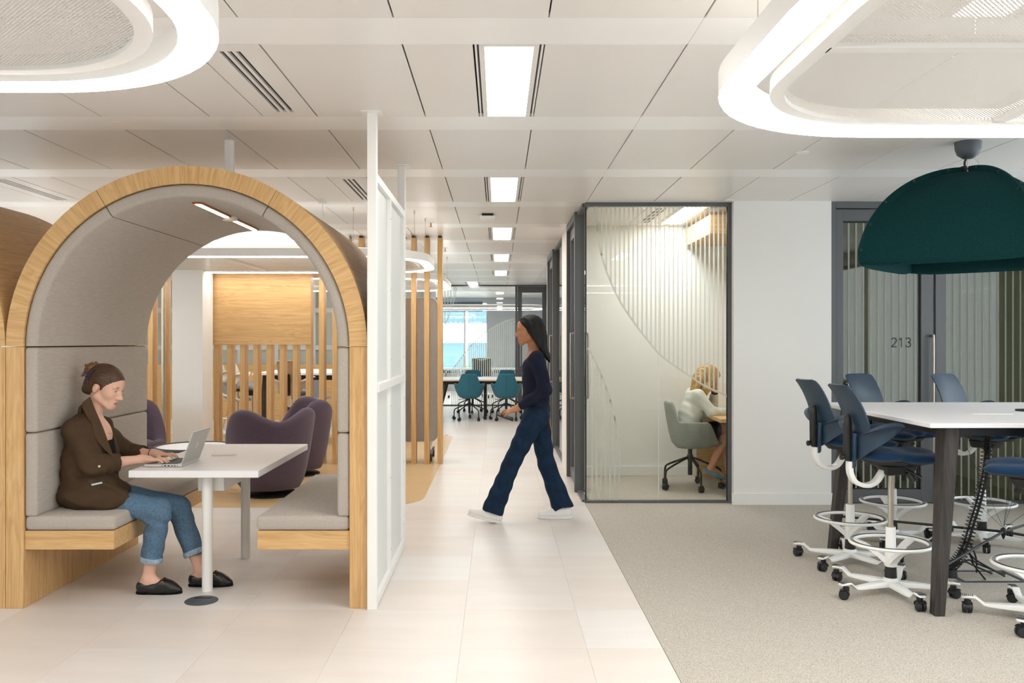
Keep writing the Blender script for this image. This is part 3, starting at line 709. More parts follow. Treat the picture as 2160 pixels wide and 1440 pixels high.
booth(-1.70, 'arched oak booth lined in grey fabric, with a woman working inside it')
booth(-3.673, 'neighbouring arched oak booth cut off by the left edge of the picture')
# ================================================================== WHITE SCREEN BESIDE THE BOOTH
SX0, SX1, SY0, SY1 = -0.711, -0.660, 4.755, 6.25
t = thing('partition_screen', 'tall white metal screen with ceiling posts beside the oak booth', 'screen', (-0.685, 5.5, 0))
for ya, yb in ((SY0, SY0+0.05), (SY1-0.05, SY1)):
    p = part(B(SX0, SX1, ya, yb, 0, CZ-0.006), 'post', 'white_metal', t, world=True, bevel=0.002, seg=1)
    part(B(SX0-0.03, SX1+0.03, ya-0.03, yb+0.03, CZ-0.006, CZ), 'ceiling_plate', 'white_metal', t, world=True)
for z0, z1, nm in ((0.004, 0.05, 'bottom_rail'), (1.175, 1.222, 'middle_rail'), (2.33, 2.375, 'top_rail')):
    part(B(SX0+0.003, SX1-(0.001 if nm != 'middle_rail' else -0.006), SY0+0.05, SY1-0.05, z0, z1), nm, 'white_metal', t, world=True, bevel=0.002, seg=1)
for z0, z1 in ((0.05, 1.175), (1.222, 2.33)):
    part(B(SX0+0.006, SX1-0.004, 5.40, 5.45, z0, z1), 'stile', 'white_metal', t, world=True)
    part(B(SX0+0.006, SX1-0.004, SY1-0.09, SY1-0.05, z0, z1), 'stile', 'white_metal', t, world=True)
    for ya, yb in ((SY0+0.05, 5.40), (5.45, SY1-0.09)):
        part(B(SX0+0.018, SX1-0.024, ya, yb, z0, z1), 'infill_panel', 'panel_mesh', t, world=True)
    for z in np.linspace(z0+0.12, z1-0.12, 3):
        for y in (5.425, SY1-0.07): part(MB().cyl((SX1-0.004, y, z), (SX1-0.002, y, z), 0.005, n=8), 'rivet', 'steel', t, world=True)
# ================================================================== RING LAMPS
ZB, ZT = 2.24, 2.32
def ring_loft(o_out, o_in, z0, z1): return MB().loop([[(a[0], a[1], z0), (a[0], a[1], z1), (b[0], b[1], z1), (b[0], b[1], z0)] for a, b in zip(o_out, o_in)])
def ring_lamp(x0, x1, y0, y1, label, bars_x=None, bars_y=None, mesh_panel=True, R=0.69, wires=None, led='led'):
    t = thing('ring_lamp', label, 'pendant lamp', ((x0+x1)/2, (y0+y1)/2, ZB), group='white rounded ring lamps hanging from the ceiling')
    e = lambda d: rrect(x0+d, x1-d, y0+d, y1-d, R-d, 14)
    part(ring_loft(e(0), e(0.10), ZB+0.002, ZT), 'housing', 'white_metal', t, world=True, smooth=40)
    part(ring_loft(e(0.004), e(0.096), ZB-0.004, ZB+0.001), 'diffuser', led, t, world=True, smooth=40)
    part(ring_loft(e(0.02), e(0.08), ZT+0.0005, ZT+0.003), 'added_fill_strip', 'ceiling_fill', t, world=True, smooth=40)  # glowing strip added on top of the housing to brighten the ceiling
    part(ring_loft(e(0.16), e(0.205), ZB+0.004, ZB+0.05), 'mesh_frame', 'white_metal', t, world=True, smooth=40)
    if mesh_panel:
        q = e(0.20); part(MB().prism(q, ZB+0.018, ZB+0.020), 'mesh_sheet', 'mesh_white', t, world=True)
    for x in bars_x or []: part(B(x-0.02, x+0.02, y0+0.2, y1-0.2, ZB+0.004, ZB+0.04), 'cross_bar', 'white_metal', t, world=True)
    xs = [x0+0.2]+list(bars_x or [])+[x1-0.2]
    for y in bars_y or []:
        for a, b in zip(xs, xs[1:]): part(B(a+(0.02 if a != xs[0] else 0), b-(0.02 if b != xs[-1] else 0), y-0.02, y+0.02, ZB+0.004, ZB+0.04), 'cross_bar', 'white_metal', t, world=True)
    for wx, wy in wires or []:
        part(MB().cyl((wx, wy, ZT), (wx, wy, CZ-0.03), 0.0015, n=6).cyl((wx, wy, CZ-0.035), (wx, wy, CZ), 0.006, n=8), 'suspension_wire', 'steel', t, world=True)
ring_lamp(0.69, 2.92, 1.39, 3.356, 'ring lamp at the upper right, in front of the green felt pendant', [1.80], [2.37], wires=[(0.74, 2.5), (2.87, 2.5), (1.8, 3.31), (1.8, 1.44)])
ring_lamp(-2.92, -0.69, 0.78, 2.75, 'ring lamp at the upper left, in front of the oak booth', [-1.80], [1.765], wires=[(-0.74, 1.8), (-2.87, 1.8), (-2.3, 2.70)])
ring_lamp(-4.61, -0.69, 8.12, 10.15, 'long ring lamp over the plum armchairs, behind the booth', [-2.65], None, led='led_soft', wires=[(-1.35, 8.17), (-0.74, 8.9), (-3.9, 8.17), (-1.0, 8.3), (-1.0, 10.1), (-3.6, 8.17), (-0.80, 8.37)])
ring_lamp(-3.6, -0.71, 11.0, 13.9, 'far ring lamp behind the oak slats', [-2.15], None, wires=[(-0.76, 12.0), (-0.76, 13.0), (-2.1, 11.05)])
ring_lamp(-2.8, 1.15, 21.0, 22.6, 'ring lamp in the room behind the glazed end wall', None, None, R=0.6, wires=[(0.5, 21.05), (-1.0, 21.05)])
# ================================================================== BOOTH TABLE AND THINGS ON IT
t = thing('booth_table', 'white table on two round legs inside the booth', 'table', (-1.733, 5.6, 0))
part(B(-2.103, -1.364, 4.987, 6.28, 0.68, 0.72), 'tabletop', 'table_white', t, world=True, bevel=0.002, seg=1)
for y in (5.125, 5.90): part(MB().cyl((-1.70, y, 0), (-1.70, y, 0.68), 0.0305, n=28), 'leg', 'white_metal', t, world=True, smooth=40)
m = MB().box(-1.770, -1.745, 5.17, 6.0, 0.575, 0.68).box(-1.645, -1.617, 5.17, 6.0, 0.575, 0.68).box(-1.745, -1.645, 5.17, 5.18, 0.575, 0.68).box(-1.745, -1.645, 5.18, 6.0, 0.575, 0.585)
part(m, 'cable_tray', 'white_metal', t, world=True, bevel=0.001, seg=1)
t = thing('laptop', 'open silver laptop on the white booth table, lid towards the walkway', 'laptop', (-1.96, 5.28, 0.72))
lx0, lx1, ly0, ly1 = -2.072, -1.852, 5.127, 5.432
part(B(lx0, lx1, ly0, ly1, 0.722, 0.736), 'base', 'laptop_light', t, world=True, bevel=0.003)
m = MB()
for i in range(6):
    for j in range(14): m.box(lx1-0.03-0.0165*(i+1)+0.001, lx1-0.03-0.0165*i-0.001, ly0+0.02+0.019*j+0.001, ly0+0.02+0.019*(j+1)-0.001, 0.7361, 0.7375)
o = part(m, 'keyboard', 'dark_grey', t, world=True); o['kind'] = 'stuff'
part(B(lx0+0.015, lx0+0.08, ly0+0.10, ly0+0.20, 0.7361, 0.7366), 'touchpad', 'laptop_silver', t, world=True)
m = MB()
for y, w in ((0.03, 0.0), ): pass
for x, w in ((-1.965, 0.004), (-1.947, 0.012), (-1.927, 0.011), (-1.908, 0.007), (-1.891, 0.007), (-1.875, 0.004)): m.box(x-w/2, x+w/2, ly0-0.0006, ly0+0.002, 0.726, 0.732)
o = part(m, 'port', 'black_gasket', t, world=True); o['kind'] = 'stuff'
tl = math.radians(20); hx, hz = lx1, 0.735
def lid(px, py, pz): return (hx+pz*math.sin(tl)+px*math.cos(tl), py, hz+pz*math.cos(tl)-px*math.sin(tl))
m = MB().hexa([lid(-0.004, ly0, 0), lid(0.003, ly0, 0), lid(0.003, ly1, 0), lid(-0.004, ly1, 0)], [lid(-0.004, ly0, 0.202), lid(0.003, ly0, 0.202), lid(0.003, ly1, 0.202), lid(-0.004, ly1, 0.202)])
ld = part(m, 'lid', 'laptop_silver', t, world=True, bevel=0.002)
m = MB().hexa([lid(-0.0046, ly0+0.008, 0.01), lid(-0.004, ly0+0.008, 0.01), lid(-0.004, ly1-0.008, 0.01), lid(-0.0046, ly1-0.008, 0.01)], [lid(-0.0046, ly0+0.008, 0.195), lid(-0.004, ly0+0.008, 0.195), lid(-0.004, ly1-0.008, 0.195), lid(-0.0046, ly1-0.008, 0.195)])
part(m, 'screen', 'screen_black', t, world=True)
# round emblem on the lid: a disc crossed by slanting strokes
m = MB(); cy, cz = (ly0+ly1)/2, 0.105; n = 28
m.rings([[lid(0.0031, cy+0.021*math.cos(2*PI*k/n), cz+0.021*math.sin(2*PI*k/n)) for k in range(n)], [lid(0.0037, cy+0.021*math.cos(2*PI*k/n), cz+0.021*math.sin(2*PI*k/n)) for k in range(n)]])
part(m, 'emblem', 'laptop_light', t, world=True)
m = MB()
for y0, z0, z1 in ((-0.007, -0.008, 0.017), (0.004, -0.017, 0.008)):
    m.hexa([lid(0.0037, cy+y0-0.0015-z0*-0.35, cz+z0), lid(0.0041, cy+y0-0.0015-z0*-0.35, cz+z0), lid(0.0041, cy+y0+0.0015-z0*-0.35, cz+z0), lid(0.0037, cy+y0+0.0015-z0*-0.35, cz+z0)],
           [lid(0.0037, cy+y0-0.0015-z1*-0.35, cz+z1), lid(0.0041, cy+y0-0.0015-z1*-0.35, cz+z1), lid(0.0041, cy+y0+0.0015-z1*-0.35, cz+z1), lid(0.0037, cy+y0+0.0015-z1*-0.35, cz+z1)])
o = part(m, 'emblem_stroke', 'laptop_silver', t, world=True)
t = thing('phone', 'phone in a cream case lying on the white booth table', 'phone', (-1.77, 5.67, 0.72), math.radians(12))
part(MB().prism(rrect(-0.075, 0.075, -0.037, 0.037, 0.01, 4), 0.0, 0.009), 'case', 'cream', t, bevel=0.002)
part(MB().prism(rrect(-0.07, 0.07, -0.033, 0.033, 0.008, 4), 0.009, 0.0095), 'back_glass', 'cream', t)
t = thing('floor_box', 'round dark grey floor socket in front of the booth table', 'floor socket', (-1.665, 4.92, 0))
part(MB().lathe([(0.091, 0.0), (0.091, 0.003), (0.085, 0.0065), (0.0, 0.0065)], 40), 'rim', 'slate_metal', t, smooth=40)
part(MB().lathe([(0.078, 0.0066), (0.076, 0.0082), (0.0, 0.0082)], 40), 'cover', 'slate_metal', t, smooth=40)
part(MB().prism(rrect(-0.05, 0.05, 0.02, 0.042, 0.006, 3), 0.0083, 0.0088), 'flap_recess', 'black_gasket', t)
# ================================================================== HIGH TABLE
t = thing('high_table', 'white high table on black tapered legs under the green pendant', 'table', (3.1, 5.4, 0))
TX0, TX1, TY0, TY1, TZ = 2.265, 3.95, 4.60, 6.19, 1.025
part(B(TX0, TX1, TY0, TY1, TZ-0.024, TZ), 'tabletop', 'table_white', t, world=True, bevel=0.002, seg=1)
legs = []
for sx, bx, tx in ((1, 2.335, 2.425), (-1, TX1+TX0-2.335, TX1+TX0-2.425)):
    for sy, by, ty in ((1, 4.665, 4.73), (-1, TY0+TY1-4.665, TY0+TY1-4.73)):
        def sq(x, y, z, a, b): return [(x-a, y-b, z), (x+a, y-b, z), (x+a, y+b, z), (x-a, y+b, z)]
        part(MB().hexa(sq(bx, by, 0.002, 0.028, 0.03), sq(tx, ty, TZ-0.025, 0.038, 0.055)), 'leg', 'black_wood', t, world=True, bevel=0.004, seg=2)
part(MB().box(TX0+0.2, TX1-0.2, TY0+0.10, TY0+0.15, TZ-0.075, TZ-0.025).box(TX0+0.2, TX1-0.2, TY1-0.15, TY1-0.10, TZ-0.075, TZ-0.025).box(TX0+0.12, TX0+0.17, TY0+0.15, TY1-0.15, TZ-0.075, TZ-0.025).box(TX1-0.17, TX1-0.12, TY0+0.15, TY1-0.15, TZ-0.075, TZ-0.025), 'under_frame', 'plastic_black', t, world=True)
hub = ((TX0+TX1)/2, (TY0+TY1)/2, 0.285)
for bx in (2.36, TX1+TX0-2.36):
    for by in (4.69, TY0+TY1-4.69): part(MB().cyl((bx, by, 0.24), hub, 0.008, n=8), 'brace_rod', 'plastic_black', t, world=True)
part(MB().lathe([(0.0, -0.05), (0.006, -0.04), (0.02, 0.0), (0.014, 0.02), (0.0, 0.025)], 12, hub), 'brace_hub', 'plastic_black', t, world=True)
for dx, dy in ((-0.55, -0.5), (0.55, -0.5), (-0.55, 0.5), (0.55, 0.5), (-0.1, -0.3), (0.25, 0.2)): part(MB().cyl((hub[0], hub[1], hub[2]+0.02), (hub[0]+dx, hub[1]+dy, TZ-0.03), 0.0012, n=5), 'brace_wire', 'plastic_black', t, world=True)
part(MB().box(2.62, 3.5, 5.25, 5.55, 0.90, 0.92).box(2.62, 3.5, 5.25, 5.26, 0.92, 0.96).box(2.62, 3.5, 5.54, 5.55, 0.92, 0.96).box(2.7, 2.72, 5.3, 5.5, 0.92, 1.0).box(3.4, 3.42, 5.3, 5.5, 0.92, 1.0), 'cable_basket', 'plastic_black', t, world=True)
t2 = part(B(2.80, 3.04, 5.18, 5.29, TZ, TZ+0.004), 'power_flap', 'plastic_white', t, world=True, bevel=0.001, seg=1)
# coiled cable guide and cables to the floor outlet
t = thing('cable_spine', 'black coiled cable guide hanging under the white high table', 'cable guide', (2.86, 5.42, 0.0))
path = spline([(3.02, 5.40, 0.90), (3.01, 5.40, 0.72), (2.98, 5.41, 0.52), (2.93, 5.42, 0.33), (2.87, 5.42, 0.15), (2.79, 5.42, 0.055)], 60)
m = MB(); co = []
nP = len(path)
for i in range(0, nP):
    a = i*2*PI/7.0; p = path[i]; tn = (path[min(i+1, nP-1)]-path[max(i-1, 0)]).normalized(); sd = tn.cross(Vector((0, 1, 0))).normalized(); u = sd.cross(tn)
    co.append(p+sd*0.036*math.cos(a)+u*0.036*math.sin(a))
part(m.tube(co, 0.0032, 5), 'coil', 'plastic_black', t, world=True, smooth=80)
for dx, dy in ((0.012, 0.0), (-0.01, 0.01), (0.0, -0.012)): part(MB().tube([(p.x+dx, p.y+dy, p.z) for p in path[::10]], 0.006, 6), 'cable', 'rubber', t, world=True, smooth=80)
part(MB().cyl((2.79, 5.42, 0.002), (2.79, 5.42, 0.05), 0.045, 0.038, 16), 'foot_weight', 'plastic_black', t, world=True, smooth=40)
for k, (ex, ey, hh) in enumerate(((3.08, 5.47, 0.05), (3.12, 5.40, 0.12), (3.0, 5.5, 0.16), (3.15, 5.45, 0.09), (2.96, 5.33, 0.04))):
    part(MB().tube(spline([(2.80, 5.42, 0.05), (2.86+0.02*k, 5.40+0.02*k, 0.05+hh), (2.96, 5.44, 0.03+hh*0.6), (ex, ey, 0.008)], 6), 0.0055, 6), 'cable', 'rubber', t, world=True, smooth=80)
t = tag(part(MB().box(2.80, 3.20, 5.285, 5.31, 0.0015, 0.006).box(2.80, 3.20, 5.53, 5.555, 0.0015, 0.006).box(2.80, 2.825, 5.31, 5.53, 0.0015, 0.006).box(3.175, 3.20, 5.31, 5.53, 0.0015, 0.006).box(2.83, 3.17, 5.315, 5.525, 0.0012, 0.003), 'floor_outlet_frame', 'slate_metal'), 'dark square floor outlet frame in the carpet under the high table', 'floor outlet')
o = part(B(2.832, 3.168, 5.317, 5.523, 0.003, 0.004), 'carpet_inlay', 'carpet', t)
t = thing('phone', 'black phone at the right edge of the white high table', 'phone', (3.28, 5.42, TZ), math.radians(15))
part(MB().prism(rrect(-0.075, 0.075, -0.037, 0.037, 0.01, 4), 0.0, 0.012), 'case', 'plastic_black', t, bevel=0.002); part(MB().prism(rrect(-0.07, 0.07, -0.033, 0.033, 0.008, 4), 0.012, 0.0125), 'screen', 'screen_black', t)
# ================================================================== GREEN FELT PENDANT
PX, PYc, ZR, ZP, RC = 2.925, 5.48, 1.925, 2.545, 0.655
t = thing('felt_pendant', 'large dark green felt dome pendant over the high table', 'pendant lamp', (PX, PYc, ZR), math.radians(3))
HP = ZP-ZR-0.045
def prof(tt, phi):
    rho = RC*math.cos(PI/4)/math.cos(phi)
    return rho*math.sin(tt*PI/2), HP*math.cos(tt*PI/2)
for q in range(4):
    az = PI/4+q*PI/2; rowsP = []; nr, nc = 22, 20
    for i in range(nr+3):
        rw = []
        for j in range(nc+1):
            phi = -PI/4+PI/2*j/nc; a = az+phi
            if i <= nr: r, z = prof(0.03+0.955*i/nr, phi)
            else:
                r, z = prof(0.985, phi); e = i-nr; fall = 1-(abs(phi)/(PI/4))**8; r += 0.014*e; z -= (0.016, 0.024)[e-1]*(0.3+0.7*fall)
            # each panel bulges a little between its ribs
            rw.append((r*math.cos(a), r*math.sin(a), z+0.0))
        rowsP.append(rw)
    p = part(MB().grid(rowsP, 0.009), 'felt_panel', 'green_felt', t, smooth=50)
    for sgn in (-1, 1):
        a = az+sgn*(PI/4); ts = Vector((-math.sin(a), math.cos(a), 0)); rib = []
        for i in range(nr+1):
            r, z = prof(0.03+0.955*i/nr, PI/4); r2, z2 = prof(min(0.04+0.955*i/nr, 1), PI/4); dr, dz = r2-r, z2-z; l = math.hypot(dr, dz) or 1
            nrm = (-dz/l, dr/l); w = 0.042*min(1.0, 0.75+(nr-i)/8.0)
            o1 = Vector((r*math.cos(a), r*math.sin(a), z))-ts*sgn*0.0006
            o2 = o1+Vector((nrm[0]*math.cos(a), nrm[0]*math.sin(a), nrm[1]))*w
            rib.append([o1, o1.lerp(o2, 0.5), o2])
        part(MB().grid(rib, 0.008*sgn), 'seam_flange', 'green_felt', p, smooth=50)
        if sgn > 0:
            for i in (2, 7, 12, 16, 20):
                c = (rib[i][1]+rib[i][2])/2; part(MB().cyl(c+ts*0.014, c-ts*0.014, 0.0075, n=10), 'bolt', 'plastic_black', t, smooth=40)
tz = HP+0.045
part(MB().lathe([(0.0, CZ-ZR-0.105), (0.03, CZ-ZR-0.103), (0.062, CZ-ZR-0.08), (0.075, CZ-ZR-0.045), (0.078, CZ-ZR), (0.0, CZ-ZR)], 28, (0.01, 0, 0)), 'canopy', 'slate_metal', t, smooth=50)
part(MB().tube(spline([(0.0, 0, CZ-ZR-0.10), (-0.012, 0, CZ-ZR-0.135), (0.0, 0, CZ-ZR-0.165), (0.03, 0, tz-0.01)], 6), 0.007, 8), 'cord', 'plastic_black', t, smooth=60)
part(MB().cyl((0.012, 0.01, CZ-ZR-0.10), (0.012, 0.01, tz-0.03), 0.0012, n=6).tube(spline([(0.012, 0.01, tz+0.01), (0.04, 0, tz+0.05), (0.075, 0, tz+0.03), (0.09, 0, tz-0.03)], 5), 0.0012, 5), 'steel_wire', 'steel', t, smooth=60)
part(B(-0.03, -0.002, -0.014, 0.014, tz-0.035, tz+0.002), 'clamp', 'plastic_black', t)
# ================================================================== SADDLE STOOLS
def caster_meshes():
    wh = MB()
    for s in (-1, 1): wh.rings([[(r*math.cos(2*PI*k/20), s*0.004+s*y, 0.0275+r*math.sin(2*PI*k/20)) for k in range(20)] for r, y in ((0.0275, 0.0), (0.0275, 0.014), (0.023, 0.019), (0.012, 0.020))])
    hd = MB().cyl((0.012, 0, 0.05), (0.012, 0, 0.072), 0.017, n=14).rings([[(0.031*math.cos(a), y, 0.0275+0.031*math.sin(a)) for a in [PI*0.02+PI*0.75*k/10 for k in range(11)]]+[(0.0285*math.cos(a), y, 0.0275+0.0285*math.sin(a)) for a in [PI*0.77-PI*0.75*k/10 for k in range(11)]] for y in (-0.024, 0.024)])
    return mesh(hd, 'caster', 'plastic_black', smooth=40), mesh(wh, 'wheel', 'rubber', smooth=40)
CAST, WHEEL = caster_meshes()
def put_caster(parent, x, y, rz):
    c = bpy.data.objects.new('caster', CAST); c.location = (x, y, 0); c.rotation_euler = (0, 0, rz); add(c, parent)
    w = bpy.data.objects.new('wheel', WHEEL); add(w, c); return c
def make_stool(shell, seat, base='plastic_white'):
    t = thing('saddle_stool', 'x', 'stool')
    # five-armed base
    arm = []
    for r, z, w, hh in ((0.02, 0.062, 0.030, 0.032), (0.12, 0.060, 0.030, 0.026), (0.22, 0.056, 0.024, 0.018), (0.255, 0.056, 0.020, 0.013), (0.275, 0.072, 0.019, 0.011), (0.295, 0.088, 0.021, 0.010), (0.32, 0.091, 0.027, 0.010), (0.345, 0.088, 0.026, 0.009), (0.362, 0.083, 0.016, 0.008)):
        arm.append([(r, -w, z-hh/2), (r, w, z-hh/2), (r, w*0.86, z+hh/2), (r, -w*0.86, z+hh/2)])
    am = mesh(MB().rings(arm), 'base_arm', base, smooth=35, bevel=0.002)
    pad = MB()
    for k in range(6): x = 0.308+0.0095*k; pad.box(x, x+0.004, -0.020, 0.020, 0.0925+0.003*(1-abs(k-2.0)/4), 0.0965)
    pm_ = mesh(pad, 'tread', 'dark_grey')
    for k in range(5):
        a = 2*PI*k/5; o = bpy.data.objects.new('base_arm', am); o.rotation_euler = (0, 0, a); add(o, t)
        q = bpy.data.objects.new('tread', pm_); add(q, o)
        put_caster(t, 0.335*math.cos(a), 0.335*math.sin(a), a+1.0+0.7*k)
    part(MB().lathe([(0.0, 0.04), (0.035, 0.04), (0.045, 0.055), (0.042, 0.085), (0.036, 0.094), (0.0, 0.094)], 24), 'base_hub', base, t, smooth=40)
    part(MB().cyl((0, 0, 0.093), (0, 0, 0.158), 0.034, 0.031, 24), 'sleeve', 'plastic_black', t, smooth=40)
    # foot ring with three spokes rising from a cone
    fr = part(MB().lathe([(0.030, 0.156), (0.036, 0.165), (0.034, 0.21), (0.029, 0.26), (0.027, 0.385), (0.0, 0.385)], 24), 'column', base, t, smooth=40)
    path = [(0.212*math.cos(a), 0.205*math.sin(a), 0.292) for a in [2*PI*k/48 for k in range(48)]]
    m = MB().loop([[(p[0]*(1+u), p[1]*(1+u), p[2]+z) for u, z in ((-0.085, 0.0), (-0.06, 0.009), (0.06, 0.009), (0.09, 0.0), (0.06, -0.009), (-0.06, -0.009))] for p in path])
    rg_ = part(m, 'foot_ring', base, t, smooth=50)
    m = MB()
    for r in (0.97, 1.0, 1.03): m.loop([[(p[0]*(r+u), p[1]*(r+u), p[2]+0.0092+z) for u, z in ((-0.006, 0), (0.006, 0), (0.006, 0.0015), (-0.006, 0.0015))] for p in path])
    part(m, 'grip_line', 'dark_grey', rg_)
    for k in range(3):
        a = 2*PI*k/3+0.5; c, s = math.cos(a), math.sin(a)
        m = MB().rings([[(r*c-y*s, r*s+y*c, z) for y, z in ((-w, zc-hh), (w, zc-hh), (w, zc+hh), (-w, zc+hh))] for r, zc, w, hh in ((0.02, 0.185, 0.022, 0.02), (0.07, 0.225, 0.02, 0.016), (0.13, 0.265, 0.017, 0.012), (0.198, 0.290, 0.022, 0.008))])
        part(m, 'foot_ring_spoke', base, t, smooth=35)
    part(MB().cyl((0, 0, 0.385), (0, 0, 0.70), 0.0155, n=20).cyl((0, 0, 0.375), (0, 0, 0.39), 0.024, n=20), 'gas_lift', 'steel', t, smooth=40)
    # mechanism
    m = MB().hexa([(-0.05, -0.055, 0.685), (0.11, -0.05, 0.69), (0.11, 0.05, 0.69), (-0.05, 0.055, 0.685)], [(-0.065, -0.065, 0.745), (0.14, -0.06, 0.745), (0.14, 0.06, 0.745), (-0.065, 0.065, 0.745)])
    part(m, 'mechanism', 'plastic_black', t, bevel=0.012, seg=3, smooth=40)
    part(MB().cyl((0.085, -0.05, 0.70), (0.10, -0.075, 0.655), 0.022, 0.019, 16), 'tension_knob', 'plastic_black', t, smooth=40)
    part(MB().tube([(0.06, -0.05, 0.72), (0.09, -0.11, 0.70), (0.11, -0.13, 0.685)], [0.008, 0.008, 0.011], 8), 'lever', 'plastic_black', t, smooth=60)
    part(MB().tube([(0.0, 0.05, 0.72), (0.02, 0.14, 0.712), (0.03, 0.19, 0.708)], [0.007, 0.007, 0.009], 8), 'lever', 'plastic_black', t, smooth=60)
    m = MB(); pts = spline([(-0.245, 0, 0.765), (-0.243, 0, 0.70), (-0.215, 0, 0.648), (-0.15, 0, 0.625), (-0.09, 0, 0.645), (-0.045, 0, 0.71)], 6)
    rs = []
    for i, p in enumerate(pts):
        tn = (pts[min(i+1, len(pts)-1)]-pts[max(i-1, 0)]).normalized(); n_ = Vector((-tn.z, 0, tn.x)); w = 0.03
        rs.append([p+n_*0.012+Vector((0, -w, 0)), p+n_*0.012+Vector((0, w, 0)), p-n_*0.012+Vector((0, w*0.8, 0)), p-n_*0.012+Vector((0, -w*0.8, 0))])
    part(m.rings(rs), 'back_bracket_arm', base, t, smooth=35, bevel=0.003)
    # saddle seat
    s = SDF((-0.26, -0.24, 0.72), (0.32, 0.24, 0.90), 0.008)
    s.ell((-0.07, 0, 0.808), (0.135, 0.185, 0.045), 0.03).ell((0.10, 0, 0.806), (0.15, 0.085, 0.040), 0.06)
    for y in (-1, 1): s.ell((0.165, y*0.115, 0.790), (0.095, 0.075, 0.028), 0.05).ell((0.06, y*0.15, 0.793), (0.06, 0.04, 0.02), 0.04)
    s.ell((0.02, 0, 0.875), (0.07, 0.11, 0.032), 0.04, mode='s')
    soft(s, 'seat', seat, t)
    m = MB(); 
    m.rings([[(0.04+a*math.cos(2*PI*k/28)*(1+0.1*math.cos(4*PI*k/28)), b*math.sin(2*PI*k/28), z) for k in range(28)] for a, b, z in ((0.10, 0.08, 0.744), (0.17, 0.13, 0.752), (0.19, 0.15, 0.775), (0.15, 0.12, 0.785))])
    part(m, 'seat_tray', 'plastic_black', t, smooth=60)
    # backrest: blade, two wings, stem
    def bx(z): u = (z-0.90)/0.305; return -0.212-0.02*u-0.10*u*u
    rw = []
    for i in range(13):
        z = 0.90+0.305*i/12; u = i/12; hw = 0.152-0.012*u-0.02*max(0, u-0.9)*10*0.3
        zz = z-(0.0)
        rw.append([(bx(z)+0.9*(hw*v)**2+0.05*max(0, abs(v)-0.8)**2*(u > 0.9), hw*v, zz-0.010*max(0, abs(v)-0.75)*4*max(0, u-0.8)*5) for v in np.linspace(-1, 1, 15)])
    bk = part(MB().grid(rw, -0.008), 'backrest', shell, t, smooth=50)
    rw = []
    for i in range(11):
        u = i/10; z = 0.905+0.205*u; hw = 0.085*math.sqrt(max(0.0004, 1-max(0, (u-0.55)/0.45)**2))
        rw.append([(bx(z)+0.9*(hw*v)**2+0.0035, hw*v, z) for v in np.linspace(-1, 1, 9)])
    part(MB().grid(rw, -0.003), 'back_pad', shell, bk, smooth=50)
    for sg in (-1, 1):
        rw = []
        for i in range(17):
            q = i/16; ang = q*PI/2
            y = sg*(0.035+0.225*math.sin(ang)**0.85); x = -0.222+0.135*(1-math.cos(ang))+0.012*q
            zt = 0.915+0.088*math.sin(q*PI*0.60)**1.2; zb = 0.775+0.150*q**0.9+0.035*q*q
            lip = 0.055*min(1, q*2.5)*(1-0.45*max(0, q-0.8)*5)
            rw.append([(x, y*0.93, zb), (x+0.004, y*0.97, zb*0.6+zt*0.4), (x, y, zb*0.2+zt*0.8), (x-0.004, y+sg*lip*0.4, zt), (x-0.004, y+sg*lip, zt-0.004-0.010*q)])
        part(MB().grid(rw, 0.008*sg), 'wing', shell, bk, smooth=60)
    m = MB().rings([[(-0.228-0.006+dx, dy*w, z) for dx, dy in ((0.008, -1), (0.008, 1), (-0.008, 1), (-0.008, -1))] for z, w in ((0.728, 0.03), (0.74, 0.046), (0.80, 0.052), (0.93, 0.06))])
    part(m, 'stem', shell, bk, bevel=0.003, smooth=40)
    m = MB().tube([(-0.252, 0, 0.77), (-0.256, 0, 0.80), (-0.258, 0, 0.98), (-0.258, 0, 1.015), (-0.25, 0, 1.035)], [0.018, 0.024, 0.024, 0.02, 0.008], 14)
    part(m, 'height_slide', 'plastic_black', bk, smooth=60)
    part(MB().cyl((-0.255, 0, 0.79), (-0.285, 0, 0.79), 0.007, n=10).cyl((-0.283, 0, 0.79), (-0.298, 0, 0.79), 0.017, n=16), 'height_knob', 'plastic_black', bk, smooth=40)
    return t
def place(t, x, y, rz, z=0.0, label=None, group=None):
    t.location = (x, y, z); t.rotation_euler = (0, 0, rz)
    if label: t['label'] = label
    if group: t['group'] = group
    return t
def spin_base(t, a):
    """turn the star base without turning the seat"""
    for ch in t.children:
        nm = ch.name.split('.')[0]
        if nm in ('base_arm', 'caster'):
            if nm == 'base_arm': ch.rotation_euler.z += a
            else:
                v = Matrix.Rotation(a, 3, 'Z') @ Vector(ch.location); ch.location = v; ch.rotation_euler.z += a
BG = 'dark blue saddle stools at the high table'
R_ = math.radians
st0 = make_stool('plastic_blue', 'stool_blue'); stools = [st0]+[copy_tree(st0) for _ in range(4)]
for s_, x, y, f, b, lb in zip(stools, (2.264, 2.31, 2.86, 3.49, 2.815), (5.06, 5.757, 6.36, 6.33, 4.555), (R_(4), R_(8), R_(-64), R_(-62), R_(150)), (56, 3, 20, 30, 81),
        ('nearer of the two blue saddle stools at the left end of the white high table', 'farther blue saddle stool at the left end of the high table, against the white wall',
         'blue saddle stool behind the high table, in front of door 213', 'blue saddle stool behind the high table, right of the door handle', 'blue saddle stool at the lower right corner, cut off by the picture edge')):
    place(s_, x, y, f, 0.0015, lb, BG); spin_base(s_, R_(b)-f)
